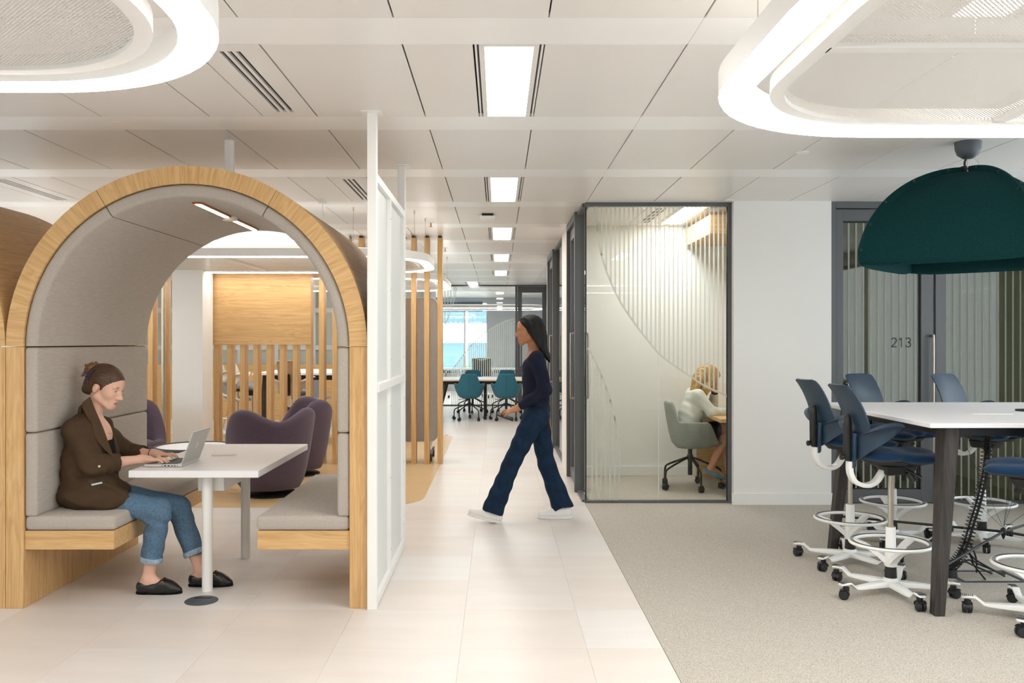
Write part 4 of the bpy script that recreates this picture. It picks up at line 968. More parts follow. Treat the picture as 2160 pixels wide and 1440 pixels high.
# grey ones behind the slats
gs0 = make_stool('plastic_light', 'stool_grey'); gst = [gs0]+[copy_tree(gs0) for _ in range(3)]
for s_, x, y, f, lb in zip(gst, (-2.62, -3.45, -3.95, -2.05), (11.25, 12.3, 13.3, 13.9), (R_(88), R_(5), R_(10), R_(-95)),
        ('light grey saddle stool with its back to the oak slats', 'nearer light grey saddle stool at the left end of the table behind the slats', 'farther light grey saddle stool at the left end of the table behind the slats', 'light grey saddle stool on the far side of the table behind the slats')):
    place(s_, x, y, f, 0.003, lb, 'light grey saddle stools behind the slats')
t = thing('standing_table', 'white standing table on black legs behind the oak slats', 'table', (-2.4, 12.6, 0.003))
part(B(-3.3, -1.2, 11.75, 13.4, 0.995, 1.025), 'tabletop', 'table_white', t, world=True, bevel=0.002, seg=1)
for x, dx in ((-3.2, 0.06), (-1.35, -0.06)):
    for y, dy in ((11.85, 0.05), (13.3, -0.05)):
        part(MB().hexa([(x-0.03, y-0.03, 0.003), (x+0.03, y-0.03, 0.003), (x+0.03, y+0.03, 0.003), (x-0.03, y+0.03, 0.003)], [(x+dx-0.045, y+dy-0.045, 0.995), (x+dx+0.045, y+dy-0.045, 0.995), (x+dx+0.045, y+dy+0.045, 0.995), (x+dx-0.045, y+dy+0.045, 0.995)]), 'leg', 'black_wood', t, world=True)
for y in (11.80, 13.3): part(B(-3.15, -1.35, y, y+0.04, 0.93, 0.995), 'under_frame', 'plastic_black', t, world=True)
part(MB().tube(spline([(-2.0, 12.4, 0.95), (-2.0, 12.4, 0.6), (-2.05, 12.4, 0.2), (-2.1, 12.4, 0.02)], 6), 0.03, 8), 'cable_guide', 'plastic_black', t, world=True, smooth=60)
# wooden-legged side chairs further back
def side_chair(x, y, rz, lb):
    t = thing('side_chair', lb, 'chair', (x, y, -0.0004), rz, 'grey side chairs on wooden legs')
    rw = []
    for i in range(14):
        u = i/13
        if u < 0.5: zz = 0.45+0.01*(0.5-u); xx = 0.22-0.84*u
        else: zz = 0.45+0.36*(u-0.5)*2; xx = -0.20-0.10*(u-0.5)*2
        rw.append([(xx, 0.22*v*(1-0.15*max(0, u-0.7)), zz+0.05*v*v) for v in np.linspace(-1, 1, 9)])
    part(MB().grid(rw, -0.02), 'shell', 'stool_grey', t, smooth=60)
    for sx in (-1, 1):
        for sy in (-1, 1): part(MB().cyl((sx*0.14, sy*0.14, 0.43), (sx*0.22, sy*0.21, 0.0), 0.016, 0.011, 10), 'leg', 'oak_z', t, smooth=40)
side_chair(-4.3, 14.6, 0.6, 'grey side chair on wooden legs, left one behind the standing table'); side_chair(-3.1, 14.9, -1.2, 'grey side chair on wooden legs, right one behind the standing table')
# ================================================================== OAK SLAT SCREEN
t = thing('slat_screen', 'row of floor to ceiling oak slats with a wide oak panel, behind the armchairs', 'slat screen', (-2.1, 10.43, 0.003))
sm = mesh(B(-0.029, 0.029, 0, 0.155, 0, 2.67), 'slat', 'oak_z', bevel=0.002, seg=1)
km = mesh(B(-0.022, 0.022, 0.005, 0.15, 2.67, 2.69), 'slat_cap', 'plastic_black')
for k in range(-7, 18):
    x = (450.75+27.75*k+5.2-VX)/F*10.35
    o = inst(sm, 'slat', t, (x+2.1, 10.35-10.43, 0)); q = bpy.data.objects.new('slat_cap', km); add(q, o)
part(B(-3.372, -2.21, 10.335, 10.352, 1.41, 2.66), 'oak_panel', 'oak_x', t, world=True, bevel=0.002, seg=1)
cl = struct(B(-3.69, -3.345, 9.92, 10.28, 0.003, CZ), 'wall_column', 'wall_white'); cl['label'] = 'square white column beside the oak slats'
part(MB().cyl((-3.93, 10.29, 0.003), (-3.93, 10.29, CZ), 0.02, n=12), 'pipe', 'steel', cl, smooth=40)
# ================================================================== PLUM ARMCHAIRS
def shell_rings(hf, R0, R1, z0, thick, n=56, nv=9, lean=0.0, cx=0.0, pw=0.75):
    """bowl-like shell: outer side up, round rim, inner side down; hf(angle) is the rim height"""
    prof_ = []
    rs = []
    for i in range(nv+1): prof_.append(('o', i/nv))
    for i in range(1, 6): prof_.append(('r', i/6))
    for i in range(nv, -1, -1): prof_.append(('i', i/nv))
    for kd, v in prof_:
        ring = []
        for k in range(n):
            a = 2*PI*k/n; h = hf(a); ro = R1(a) if callable(R1) else R1
            if kd == 'o': r = R0+(ro-R0)*v**pw; z = z0+(h-z0)*v
            elif kd == 'i': r = max(0.02, (R0+(ro-R0)*v**pw)-thick*(0.9 if v > 0.2 else 0.9)); z = z0+(h-z0)*v+(0.06 if v == 0 else 0.0)*1
            else:
                th = PI*v; r = ro-thick*0.45+thick*0.45*math.cos(th); z = h+thick*0.45*math.sin(th)
            ring.append((cx+r*math.cos(a), r*math.sin(a), z))
        rs.append(ring)
    return MB().rings(rs)
def bump_(a, c, w): 
    d = abs((a-c+PI) % (2*PI)-PI); return 0.5+0.5*math.cos(PI*min(1, d/w))
def plum_h(a):
    d = abs((a-PI+PI) % (2*PI)-PI)   # 0 at the back
    side = 0.5+0.5*math.cos(PI*min(1.0, max(0.0, (d-1.25)/1.0)))
    return 0.36+side*(0.29+0.115*bump_(d, 1.0, 1.05))
def armchair(x, y, rz, lb):
    t = thing('armchair', lb, 'armchair', (x, y, 0.003), rz, 'plum swivel armchairs in the lounge')
    part(shell_rings(plum_h, 0.27, lambda a: 0.385+0.03*abs(math.sin(a)), 0.07, 0.135, 64, 10, pw=0.6), 'shell', 'plum', t, smooth=80)
    s = SDF((-0.42, -0.42, 0.1), (0.5, 0.42, 0.56), 0.014); s.ell((0.05, 0, 0.34), (0.36, 0.33, 0.10), 0.03).ell((0.17, 0, 0.30), (0.25, 0.29, 0.12), 0.05); s.keep((0, 0, 0.2), (0, 0, -1))
    soft(s, 'seat_cushion', 'plum', t)
    part(MB().lathe([(0.0, 0.0), (0.255, 0.0), (0.26, 0.012), (0.24, 0.022), (0.05, 0.028), (0.045, 0.09), (0.0, 0.09)], 36), 'swivel_base', 'plastic_black', t, smooth=40)
armchair(-2.16, 8.33, R_(118), 'plum swivel armchair seen from behind, directly behind the booth table')
armchair(-2.21, 9.58, R_(205), 'plum swivel armchair farther back, close to the oak slats')
armchair(-3.90, 9.15, R_(-42), 'plum swivel armchair half hidden by the padded side of the booth')
t = thing('coffee_table', 'round white coffee table with a dark rim among the plum armchairs', 'table', (-2.98, 8.62, 0.003))
part(MB().lathe([(0.0, 0.40), (0.36, 0.40), (0.365, 0.41), (0.36, 0.418), (0.0, 0.418)], 44), 'tabletop', 'table_white', t, smooth=40)
part(MB().loop([[((0.372+u)*math.cos(a), (0.372+u)*math.sin(a), 0.412+z) for u, z in ((-0.008, -0.014), (0.006, -0.014), (0.006, 0.016), (-0.008, 0.016))] for a in [2*PI*k/44 for k in range(44)]]), 'rim', 'slate_metal', t, smooth=40)
part(MB().lathe([(0.0, 0.0), (0.22, 0.0), (0.22, 0.012), (0.03, 0.02), (0.025, 0.40), (0.0, 0.40)], 28), 'pedestal', 'slate_metal', t, smooth=40)
# ================================================================== ROLLING FELT SCREEN
t = thing('rolling_screen', 'grey felt screen on wheels behind the oak slats', 'screen', (-1.35, 10.800, 0.003))
part(MB().prism_y([(x, z) for x, z in rrect(-1.95, -0.746, 0.222, 1.98, 0.09, 8)], 10.780, 10.820), 'felt_panel', 'screen_felt', t, world=True, bevel=0.008, seg=2)
part(MB().loop([[(x, 10.775+dy, z) for dy in (0, 0.05)]+[(x+(-1.35-x)*0.012, 10.775+dy, z+(1.1-z)*0.008) for dy in (0.05, 0)] for x, z in rrect(-1.957, -0.739, 0.215, 1.987, 0.095, 8)]), 'edge_trim', 'cream', t, world=True)
for x in (-1.85, -0.83):
    part(MB().box(x-0.02, x+0.02, 10.580, 11.020, 0.14, 0.17).box(x-0.02, x+0.02, 10.785, 10.815, 0.17, 0.24), 'foot', 'white_metal', t, world=True, bevel=0.004)
    for y in (10.600, 11.000):
        part(MB().cyl((x-0.028, y, 0.05+0.003), (x+0.028, y, 0.053), 0.048, n=20), 'wheel', 'rubber', t, world=True, smooth=40)
        part(MB().box(x-0.034, x+0.034, y-0.022, y+0.022, 0.085, 0.14), 'caster_fork', 'steel', t, world=True, bevel=0.006)
part(MB().box(-1.32, -1.24, 10.760, 10.840, 1.985, 2.0), 'top_clip', 'white_metal', t, world=True)
# ================================================================== TUB CHAIRS
def tub_h(a):
    d = abs((a-PI+PI) % (2*PI)-PI)
    s = 0.5+0.5*math.cos(PI*min(1, max(0, (d-0.50)/0.45))); f = 0.5+0.5*math.cos(PI*min(1, max(0, (d-1.95)/0.55)))
    return 0.455+f*0.20+s*0.185
def make_tub(mat, seam=True):
    t = thing('tub_chair', 'x', 'chair')
    part(shell_rings(tub_h, 0.13, lambda a: 0.285+0.03*math.cos(a)+0.0*a, 0.40, 0.042, 64, 9, cx=0.0, pw=0.45), 'shell', mat, t, smooth=80)
    s = SDF((-0.3, -0.3, 0.38), (0.34, 0.3, 0.54), 0.012); s.ell((0.035, 0, 0.468), (0.225, 0.205, 0.032), 0.02); soft(s, 'seat_cushion', mat, t)
    if seam: part(MB().tube([(-0.257-0.0*z, 0, z) for z in (0.5, 0.6, 0.7, 0.83)], 0.002, 5), 'seam', 'plastic_black', t)
    part(MB().cyl((0, 0, 0.13), (0, 0, 0.41), 0.022, n=16).cyl((0, 0, 0.28), (0, 0, 0.33), 0.03, n=16), 'column', 'plastic_black', t, smooth=40)
    part(MB().tube([(0.03, 0.02, 0.385), (0.06, 0.2, 0.375)], 0.006, 6), 'lever', 'plastic_black', t)
    lm = mesh(MB().tube(spline([(0.02, 0, 0.305), (0.15, 0, 0.255), (0.265, 0, 0.205), (0.295, 0, 0.17), (0.30, 0, 0.065)], 5), 0.0105, 8), 'leg', 'plastic_black', smooth=60)
    for k in range(5):
        a = 2*PI*k/5; o = bpy.data.objects.new('leg', lm); o.rotation_euler = (0, 0, a); add(o, t); put_caster(t, 0.30*math.cos(a), 0.30*math.sin(a), a+0.8*k)
    return t
tb = make_tub('teal'); tubs = [tb]+[copy_tree(tb) for _ in range(3)]
for s_, x, y, f, lb in zip(tubs, (-0.53, 0.145, -0.52, 0.17), (16.1, 16.1, 17.75, 17.75), (R_(90), R_(90), R_(-90), R_(-92)),
        ('left teal tub chair in front of the far meeting table', 'right teal tub chair in front of the far meeting table, beside the walking person', 'left teal tub chair on the far side of the meeting table', 'right teal tub chair on the far side of the meeting table')):
    place(s_, x, y, f, 0.0, lb, 'teal tub chairs at the far meeting table')
gt = make_tub('pale_felt', False); place(gt, 1.90, 8.69, R_(2), 0.0015, 'pale grey tub chair on black castor legs inside the glass phone room')
for ch in gt.children:
    if ch.name.split('.')[0] in ('leg', 'caster'):
        a = R_(-135-2+45+8)
        if ch.name.startswith('leg'): ch.rotation_euler.z += a
        else: ch.location = Matrix.Rotation(a, 3, 'Z') @ Vector(ch.location); ch.rotation_euler.z += a
t = thing('meeting_table', 'meeting table with wood-edged white top and black legs at the end of the walkway', 'table', (-0.2, 16.95, 0))
part(B(-1.25, 0.80, 16.35, 17.55, 0.715, 0.735), 'tabletop', 'table_white', t, world=True)
part(B(-1.25, 0.80, 16.343, 17.557, 0.70, 0.7148), 'edge_band', 'oak_x', t, world=True)
part(B(-1.1, 0.65, 16.45, 17.45, 0.64, 0.70), 'under_frame', 'plastic_black', t, world=True)
for x, dx in ((-1.18, 0.16), (0.73, -0.16)):
    for y in (16.5, 17.4): part(MB().hexa([(x-0.035, y-0.03, 0), (x+0.035, y-0.03, 0), (x+0.035, y+0.03, 0), (x-0.035, y+0.03, 0)], [(x+dx-0.06, y-0.03, 0.70), (x+dx+0.06, y-0.03, 0.70), (x+dx+0.06, y+0.03, 0.70), (x+dx-0.06, y+0.03, 0.70)]), 'leg', 'black_wood', t, world=True)
part(MB().box(-0.28, -0.22, 16.9, 17.0, 0, 0.64), 'power_post', 'plastic_black', t, world=True)
# ================================================================== ROOM BEHIND THE END WALL
def office_chair(x, y, rz, lb):
    t = thing('office_chair', lb, 'chair', (x, y, -0.0004), rz, 'black mesh office chairs behind the end wall')
    rw = [[(-0.24-0.10*u, 0.23*v, 0.56+0.46*u) for v in np.linspace(-1, 1, 7)] for u in np.linspace(0, 1, 8)]
    part(MB().grid(rw, 0.012), 'back_mesh', 'plastic_black', t, smooth=60)
    part(MB().tube(spline([(-0.26, -0.235, 0.60), (-0.34, -0.235, 1.0), (-0.34, 0, 0.97), (-0.34, 0.235, 1.0), (-0.26, 0.235, 0.60)], 5), 0.012, 6), 'back_frame', 'steel', t, smooth=60)
    part(MB().prism(rrect(-0.24, 0.24, -0.24, 0.24, 0.07, 5), 0.44, 0.50), 'seat', 'plastic_black', t, bevel=0.012)
    for s in (-1, 1): part(MB().tube(spline([(-0.1, s*0.25, 0.46), (-0.1, s*0.28, 0.68), (0.12, s*0.28, 0.70)], 4), 0.014, 6), 'armrest', 'steel', t, smooth=60)
    part(MB().cyl((0, 0, 0.08), (0, 0, 0.44), 0.025, n=12), 'column', 'chrome', t, smooth=40)
    for k in range(5):
        a = 2*PI*k/5; part(MB().tube([(0, 0, 0.11), (0.3*math.cos(a), 0.3*math.sin(a), 0.075)], 0.016, 6), 'leg', 'chrome', t); put_caster(t, 0.29*math.cos(a), 0.29*math.sin(a), a)
def desk(x0, x1, y0, y1, lb):
    t = thing('desk', lb, 'desk', ((x0+x1)/2, (y0+y1)/2, -0.0004), group='white desks behind the end wall')
    part(B(x0, x1, y0, y1, 0.70, 0.73), 'desktop', 'table_white', t, world=True)
    for x in (x0+0.05, x1-0.05):
        for y in (y0+0.06, y1-0.06): part(B(x-0.025, x+0.025, y-0.025, y+0.025, 0, 0.70), 'leg', 'white_metal', t, world=True)
    m = MB()
    for k in range(int((x1-x0)/0.05)): m.box(x0+0.05*k, x0+0.05*k+0.03, y0+0.3, y0+0.36, 0.60, 0.68)
    part(m, 'cable_basket', 'plastic_black', t, world=True)
desk(-2.6, -1.0, 22.9, 23.7, 'left white desk behind the glazed end wall'); desk(-0.95, 0.65, 22.9, 23.7, 'right white desk behind the glazed end wall')
office_chair(-0.42, 22.4, R_(90), 'black mesh office chair in the middle, seen through the glazed end wall'); office_chair(-1.55, 22.3, R_(75), 'black mesh office chair at the left, seen through the glazed end wall'); office_chair(0.75, 22.2, R_(170), 'black mesh office chair turned sideways, right of the others behind the end wall')
# ================================================================== PHONE ROOM FITTINGS
t = thing('room_desk', 'oak desk against the right wall of the phone room', 'desk', (2.5, 8.7, 0.0015))
part(B(2.045, 2.899, 8.05, 9.44, 0.705, 0.738), 'desktop', 'oak_pale', t, world=True, bevel=0.002, seg=1)
part(MB().box(2.12, 2.86, 8.07, 8.10, 0.0015, 0.705), 'end_panel', 'oak_pale', t, world=True); part(MB().box(2.12, 2.86, 9.38, 9.41, 0.0015, 0.705), 'end_panel', 'oak_pale', t, world=True)
o = tag(part(B(2.02, 2.899, 8.35, 9.46, 2.48, 2.66), 'oak_bulkhead', 'oak_x'), 'oak bulkhead box under the ceiling of the phone room', 'bulkhead')
t = thing('smoke_detector', 'white smoke detector on the phone room ceiling', 'detector', (1.985, 8.05, CZ))
part(MB().lathe([(0.0, -0.055), (0.04, -0.05), (0.045, -0.03), (0.055, -0.02), (0.055, 0.0), (0.0, 0.0)], 24), 'body', 'plastic_white', t, smooth=40)
# chairs and table in the dim meeting room behind door 213
g3 = copy_tree(gt); place(g3, 3.47, 8.75, R_(60), 0.0015, 'pale grey tub chair inside the dim room behind door 213'); g4 = copy_tree(gt); place(g4, 4.15, 8.85, R_(90), 0.0015, 'pale grey tub chair inside the dim room, right of door 213')
t = thing('meeting_table', 'pale table inside the dim room behind door 213', 'table', (3.9, 10.3, 0.0015))
part(B(3.4, 4.5, 9.4, 11.4, 0.71, 0.74), 'tabletop', 'table_white', t, world=True); part(MB().box(3.85, 4.05, 9.8, 11.0, 0.0015, 0.71), 'pedestal', 'plastic_black', t, world=True)
# ================================================================== CEILING FITTINGS
t = thing('access_point', 'white square box hanging just below the ceiling over the walkway', 'wireless box', (-0.105, 8.62, CZ))
part(MB().prism(rrect(-0.075, 0.075, -0.075, 0.075, 0.02, 4), -0.052, -0.022), 'cover', 'plastic_white', t, bevel=0.004); part(B(-0.055, 0.055, -0.06, 0.06, -0.022, 0.0), 'mount', 'plastic_black', t)
for x, y, lb in ((909, 472, 'copper sprinkler head nearer the camera, left of the walkway'), (939, 526, 'copper sprinkler head farther along the walkway')):
    Y = 2294/(718-y+3); X = (x-VX)/F*Y
    t = thing('sprinkler', lb, 'sprinkler', (X, Y, CZ), group='copper sprinkler heads')
    part(MB().lathe([(0.0, -0.006), (0.04, -0.005), (0.04, 0.0), (0.0, 0.0)], 20), 'rosette', 'white_metal', t, smooth=40)
    part(MB().lathe([(0.0, -0.05), (0.018, -0.048), (0.018, -0.045), (0.006, -0.04), (0.006, -0.004), (0.0, -0.004)], 14), 'head', 'copper', t, smooth=40)
for x, y, lb in ((1693, 321, 'flush round ceiling cover right of the walkway, near the green pendant'), (1538, 422, 'flush round ceiling cover above the corner of the phone room'), (862, 381, 'flush round ceiling cover just right of the white screen')):
    Y = 2294/(718-y); X = (x-VX)/F*Y
    tag(part(MB().lathe([(0.0, -0.008), (0.038, -0.007), (0.042, 0.0), (0.0, 0.0)], 24, (X, Y, CZ)), 'ceiling_cover', 'white_metal', smooth=40), lb, 'ceiling cover', 'flush round ceiling covers')
Y = 2294/(718-421); X = (681-VX)/F*Y
t = thing('cable_canopy', 'small white cable rose with a looping cord above the booth', 'cable rose', (X, Y, CZ))
part(MB().cyl((0, 0, -0.032), (0, 0, 0), 0.04, n=24), 'rose', 'white_metal', t, smooth=40); part(MB().tube(spline([(0, 0, -0.03), (0.002, 0, -0.1), (0.03, 0.0, -0.2), (0.05, 0.1, -0.38)], 6), 0.004, 6), 'cord', 'cream', t, smooth=60)
# ================================================================== OUTSIDE THE FAR WINDOW
t = thing('office_building', 'white building with blue glazing seen through the far window', 'building', (-5, 46, -4))
for z0, z1 in ((-4.0, -3.0), (-1.4, -0.2), (1.34, 2.35), (3.15, 4.2), (5.0, 6.2)): part(B(-16, 10, 45.5, 47, z0, z1), 'facade_band', 'ext_white', t, world=True)
for k in range(16):
    for z0, z1 in ((-3.0, -1.4), (-0.2, 1.34), (2.35, 3.15), (4.2, 5.0)): part(B(-16+1.6*k, -16+1.6*k+1.45, 46.2, 46.4, z0, z1), 'window', 'ext_blue' if (k*5+int(z0*2)) % 6 else 'ext_white', t, world=True)
t = thing('tree', 'young green tree outside the far window', 'tree', (-0.9, 36, -5.2))
part(MB().tube([(0, 0, 0), (0.05, 0, 2.0), (0, 0, 4.0)], [0.12, 0.08, 0.04], 8), 'trunk', 'black_wood', t, smooth=60)
m = MB(); r2 = random.Random(3)
for k in range(700):
    v = Vector((r2.gauss(0, 1), r2.gauss(0, 1), r2.gauss(0, 1))).normalized()*r2.random()**0.4*1.5; c = Vector((0, 0, 4.2))+Vector((v.x, v.y, v.z*1.1)); d1 = Vector((r2.uniform(-1, 1), r2.uniform(-1, 1), r2.uniform(-1, 1))).normalized()*0.11; d2 = d1.orthogonal().normalized()*0.05
    m.add([c-d1, c+d2, c+d1, c-d2], [(0, 1, 2, 3)])
o = part(m, 'foliage', 'leaf', t, recalc=False); o['kind'] = 'stuff'
# ================================================================== PEOPLE
plain('skin_fair', '#E3B59F', 0.5, noise=0.05, nscale=14, spec=0.35); plain('skin_brown', '#B07A58', 0.5, noise=0.05, nscale=14, spec=0.35); plain('skin_tan', '#D49C7C', 0.5, noise=0.05, nscale=14, spec=0.35)
plain('lip', '#C27C70', 0.45); plain('lip_dark', '#8A4B40', 0.45)
for _n, _c in (('skin_fair', (0.9, 0.4, 0.25)), ('skin_brown', (0.8, 0.35, 0.2)), ('skin_tan', (0.85, 0.4, 0.22))):
    _b = M[_n].node_tree.nodes['Principled BSDF']; _b.inputs['Subsurface Weight'].default_value = 0.08; _b.inputs['Subsurface Radius'].default_value = (0.01, 0.004, 0.002)
plain('hair_brown', '#4A3220', 0.42, noise=0.55, nscale=60, nstretch=(0.35, 3.0, 2.2), bump=0.35, bscale=180); plain('hair_light_brown', '#7A5534', 0.42, noise=0.4, nscale=70, nstretch=(0.5, 2, 2))
plain('hair_black', '#131112', 0.58, spec=0.25, noise=0.3, nscale=60, nstretch=(3, 3, 0.4)); plain('hair_blonde', '#C29A5B', 0.45, noise=0.4, nscale=70, nstretch=(3, 3, 0.35), bump=0.4, bscale=160)
plain('brown_wool', '#4B3A2A', 0.85, noise=0.06, nscale=30, bump=0.12, bscale=500, spec=0.2); plain('brown_lapel', '#503E2D', 0.85, bump=0.1, bscale=500, spec=0.2)
plain('black_cloth', '#101012', 0.85, bump=0.2, bscale=120, spec=0.2); plain('pale_jacket', '#DCDDD6', 0.85, noise=0.04, nscale=20, bump=0.1, bscale=300, spec=0.2); plain('navy_cloth', '#161B2C', 0.85, noise=0.15, nscale=12, spec=0.2)
plain('denim', '#5B768E', 0.85, noise=0.2, nscale=80, bump=0.3, bscale=600, spec=0.2); plain('denim_hem', '#9DB1C2', 0.85, noise=0.25, nscale=60, spec=0.2); plain('denim_dark', '#15293F', 0.85, noise=0.25, nscale=18, bump=0.2, bscale=500, spec=0.2)
plain('shoe_black', '#151413', 0.35, bump=0.08, bscale=160); plain('shoe_white', '#EDEBE8', 0.45); plain('shoe_teal', '#6F95A3', 0.7); plain('sole_tan', '#A4794F', 0.7)
plain('eye_white', '#E6E0DA', 0.2); plain('iris', '#3B4A52', 0.2); plain('clip_purple', '#3C2F63', 0.25); plain('button', '#E4D2B0', 0.4)
def unit(v): v = np.array(v, float); return v/np.linalg.norm(v)
class Frame:
    def __init__(s, O, f, u, sc=1.0):
        s.O = np.array(O, float); s.f = unit(f); u = np.array(u, float); s.u = unit(u-s.f*(u@s.f)); s.b = np.cross(s.u, s.f); s.R = np.stack([s.f, s.b, s.u], 1); s.sc = sc
    def __call__(s, a, b, c): return s.O+s.sc*(s.f*a+s.b*b+s.u*c)
def head_field(s, fr):
    q = fr.sc; E = lambda c, r, k=0.02, mode='u': s.ell(fr(*c), np.array(r)*q, k*q, fr.R, mode)
    E((0.0, 0, 0.045), (0.1, 0.073, 0.083)); E((0.034, 0, 0.048), (0.062, 0.062, 0.060), 0.03); E((0.045, 0, -0.012), (0.057, 0.055, 0.066), 0.03)
    for y in (-1, 1):
        s.cone(fr(0.012, y*0.050, -0.045), fr(0.078, y*0.016, -0.082), 0.020*q, 0.016*q, 0.025*q)
        E((0.066, y*0.038, -0.012), (0.028, 0.022, 0.024), 0.02)
        E((0.091, y*0.030, 0.038), (0.011, 0.024, 0.0075), 0.012)
    E((0.083, 0, -0.083), (0.020, 0.022, 0.017), 0.02); E((0.086, 0, -0.050), (0.020, 0.030, 0.026), 0.02)
    for y in (-1, 1): E((0.109, y*0.031, 0.019), (0.015, 0.018, 0.012), 0.012, 's'); E((0.0825, y*0.031, 0.019), (0.0145, 0.0155, 0.0125), 0.004)
    s.cone(fr(0.096, 0, 0.026), fr(0.121, 0, -0.014), 0.0075*q, 0.0095*q, 0.012*q); E((0.123, 0, -0.018), (0.011, 0.0105, 0.0095), 0.008)
    for y in (-1, 1): E((0.108, y*0.0115, -0.021), (0.013, 0.0078, 0.0078), 0.010)
    E((0.1035, 0, -0.0475), (0.007, 0.020, 0.0050), 0.004); E((0.1025, 0, -0.0575), (0.0075, 0.017, 0.0058), 0.004); E((0.108, 0, -0.0525), (0.006, 0.020, 0.0012), 0.003, 's')
    for y in (-1, 1):
        E((-0.004, y*0.073, 0.0), (0.0165, 0.0072, 0.028), 0.006); E((-0.001, y*0.083, 0.003), (0.011, 0.006, 0.018), 0.004, 's'); E((0.002, y*0.078, -0.002), (0.006, 0.004, 0.008), 0.003)
def eyes(fr, parent, off):
    for y in (-1, 1):
        p = fr(0.0852, y*0.031, 0.0187)-off; ax = unit(fr.u*0.80+fr.f*0.60); e1 = unit(np.cross(ax, fr.b)); e2 = np.cross(ax, e1)
        part(MB().rings([[tuple(p+fr.sc*0.0139*(ax*math.cos(th)+math.sin(th)*(e1*math.cos(2*PI*k/18)+e2*math.sin(2*PI*k/18)))) for k in range(18)] for th in np.linspace(0.05, 1.05, 7)]), 'eyelid', parent.get('skin', 'skin_fair'), parent, smooth=180)
        for nm, c, r, mt in (('eyeball', (0.0855, y*0.031, 0.0185), 0.0128, 'eye_white'), ('iris', (0.0945, y*0.0318, 0.0165), 0.0048, 'iris')):
            p = fr(*c)-off; part(MB().rings([[tuple(p+fr.sc*r*np.array((math.cos(2*PI*k/14)*math.sin(PI*j/8), math.sin(2*PI*k/14)*math.sin(PI*j/8), math.cos(PI*j/8)))) for k in range(14)] for j in range(1, 8)]), nm, mt, parent, smooth=180)
        pts = [fr(0.1015-0.011*(max(v, 0)**2)-0.002*(v < 0)*v*v, y*(0.031+0.019*v), 0.040+0.004*(1-v*v)-0.003*v)-off for v in np.linspace(-1, 1, 7)]
        part(MB().tube([tuple(p) for p in pts], [0.0012, 0.0024, 0.003, 0.003, 0.0026, 0.002, 0.001], 6), 'eyebrow', parent.get('brow', 'hair_light_brown'), parent, smooth=180)
        pts = [fr(0.0992-0.0035*(abs(v)**2)*1.5, y*(0.031+0.0135*v), 0.0185+0.0030*(1-v*v))-off for v in np.linspace(-1, 1, 7)]
        part(MB().tube([tuple(p) for p in pts], [0.0006, 0.0009, 0.001, 0.001, 0.001, 0.0009, 0.0006], 5), 'eyelash', 'black_cloth', parent, smooth=180)
def hand_field(s, w, d, up, th, curl=0.55, q=1.0, spread=0.004):
    """w wrist, d direction of the fingers, up back of the hand, th side of the thumb"""
    w = np.array(w, float); d = unit(d); up = np.array(up, float); up = unit(up-d*(up@d)); sd = unit(np.array(th, float)-d*(np.array(th)@d)-up*(np.array(th)@up))
    R = np.stack([d, sd, up], 1); P = lambda a, b, c: w+q*(d*a+sd*b+up*c)
    s.ell(P(0.045, 0, 0), np.array((0.052, 0.037, 0.0145))*q, 0.015, R); s.cone(P(-0.01, 0, 0), P(0.03, 0, 0), 0.024*q, 0.022*q, 0.02)
    for i, (b, L_) in enumerate(((0.029, 0.068), (0.010, 0.078), (-0.010, 0.073), (-0.028, 0.056))):
        p = P(0.084-0.004*abs(i-1.3), b, 0.002); a = -0.15
        for sg, (fr_, bend) in enumerate(((0.45, curl), (0.3, curl), (0.25, curl*0.7))):
            a2 = a+0.0; n_ = p+q*L_*fr_*(d*math.cos(a2)-up*math.sin(a2))+sd*q*spread*(1.3-i)*0.6; r0 = (0.0090, 0.0080, 0.0072, 0.0062)
            s.cone(p, n_, r0[sg]*q, r0[sg+1]*q, 0.004); p = n_; a += bend
    s.cone(P(0.018, 0.024, -0.004), P(0.048, 0.043, -0.010), 0.014*q, 0.0105*q, 0.012); s.cone(P(0.048, 0.043, -0.010), P(0.078, 0.042, -0.018), 0.0100*q, 0.0078*q, 0.004)
def sample(s, p):
    i = np.round((np.array(p)-s.lo)/s.h).astype(int)
    return 0.3 if (i < 0).any() or (i >= s.n).any() else float(s.d[tuple(i)])
def hit(s, px, py, off=0.004, y0=4.6, y1=5.6):
    y = y0
    while y < y1:
        p = at(px, py, y); d = sample(s, p)
        if d < off: return Vector(p)
        y += max(0.002, min(0.03, (d-off)*0.7))
    return None
# ------------------------------------------------------------------ woman working in the booth
B0 = np.array((-2.30, 5.16, 0.0)); 
t1 = thing('person', 'woman in a brown blazer and blue jeans typing on the laptop in the booth', 'person', tuple(B0)); t1['brow'] = 'hair_light_brown'
ta = R_(22); yw = R_(-9)
fr1 = Frame((-2.318, 5.15, 1.183), (math.cos(ta)*math.cos(yw), math.cos(ta)*math.sin(yw), -math.sin(ta)), (math.sin(ta)*math.cos(yw), math.sin(ta)*math.sin(yw), math.cos(ta)), 1.03)
b = SDF((-2.52, 4.93, 0.0), (-1.55, 5.49, 1.33), 0.0037)
head_field(b, fr1)
b.cone(fr1(-0.020, 0, -0.02), (-2.385, 5.155, 0.985), 0.042, 0.048, 0.03).ell((-2.40, 5.155, 0.90), (0.085, 0.14, 0.11), 0.05).ell((-2.365, 5.155, 0.90), (0.085, 0.11, 0.10), 0.04)
b.cone((-2.40, 5.155, 0.85), (-2.41, 5.155, 0.58), 0.085, 0.10, 0.04, (1, 1.25, 1))
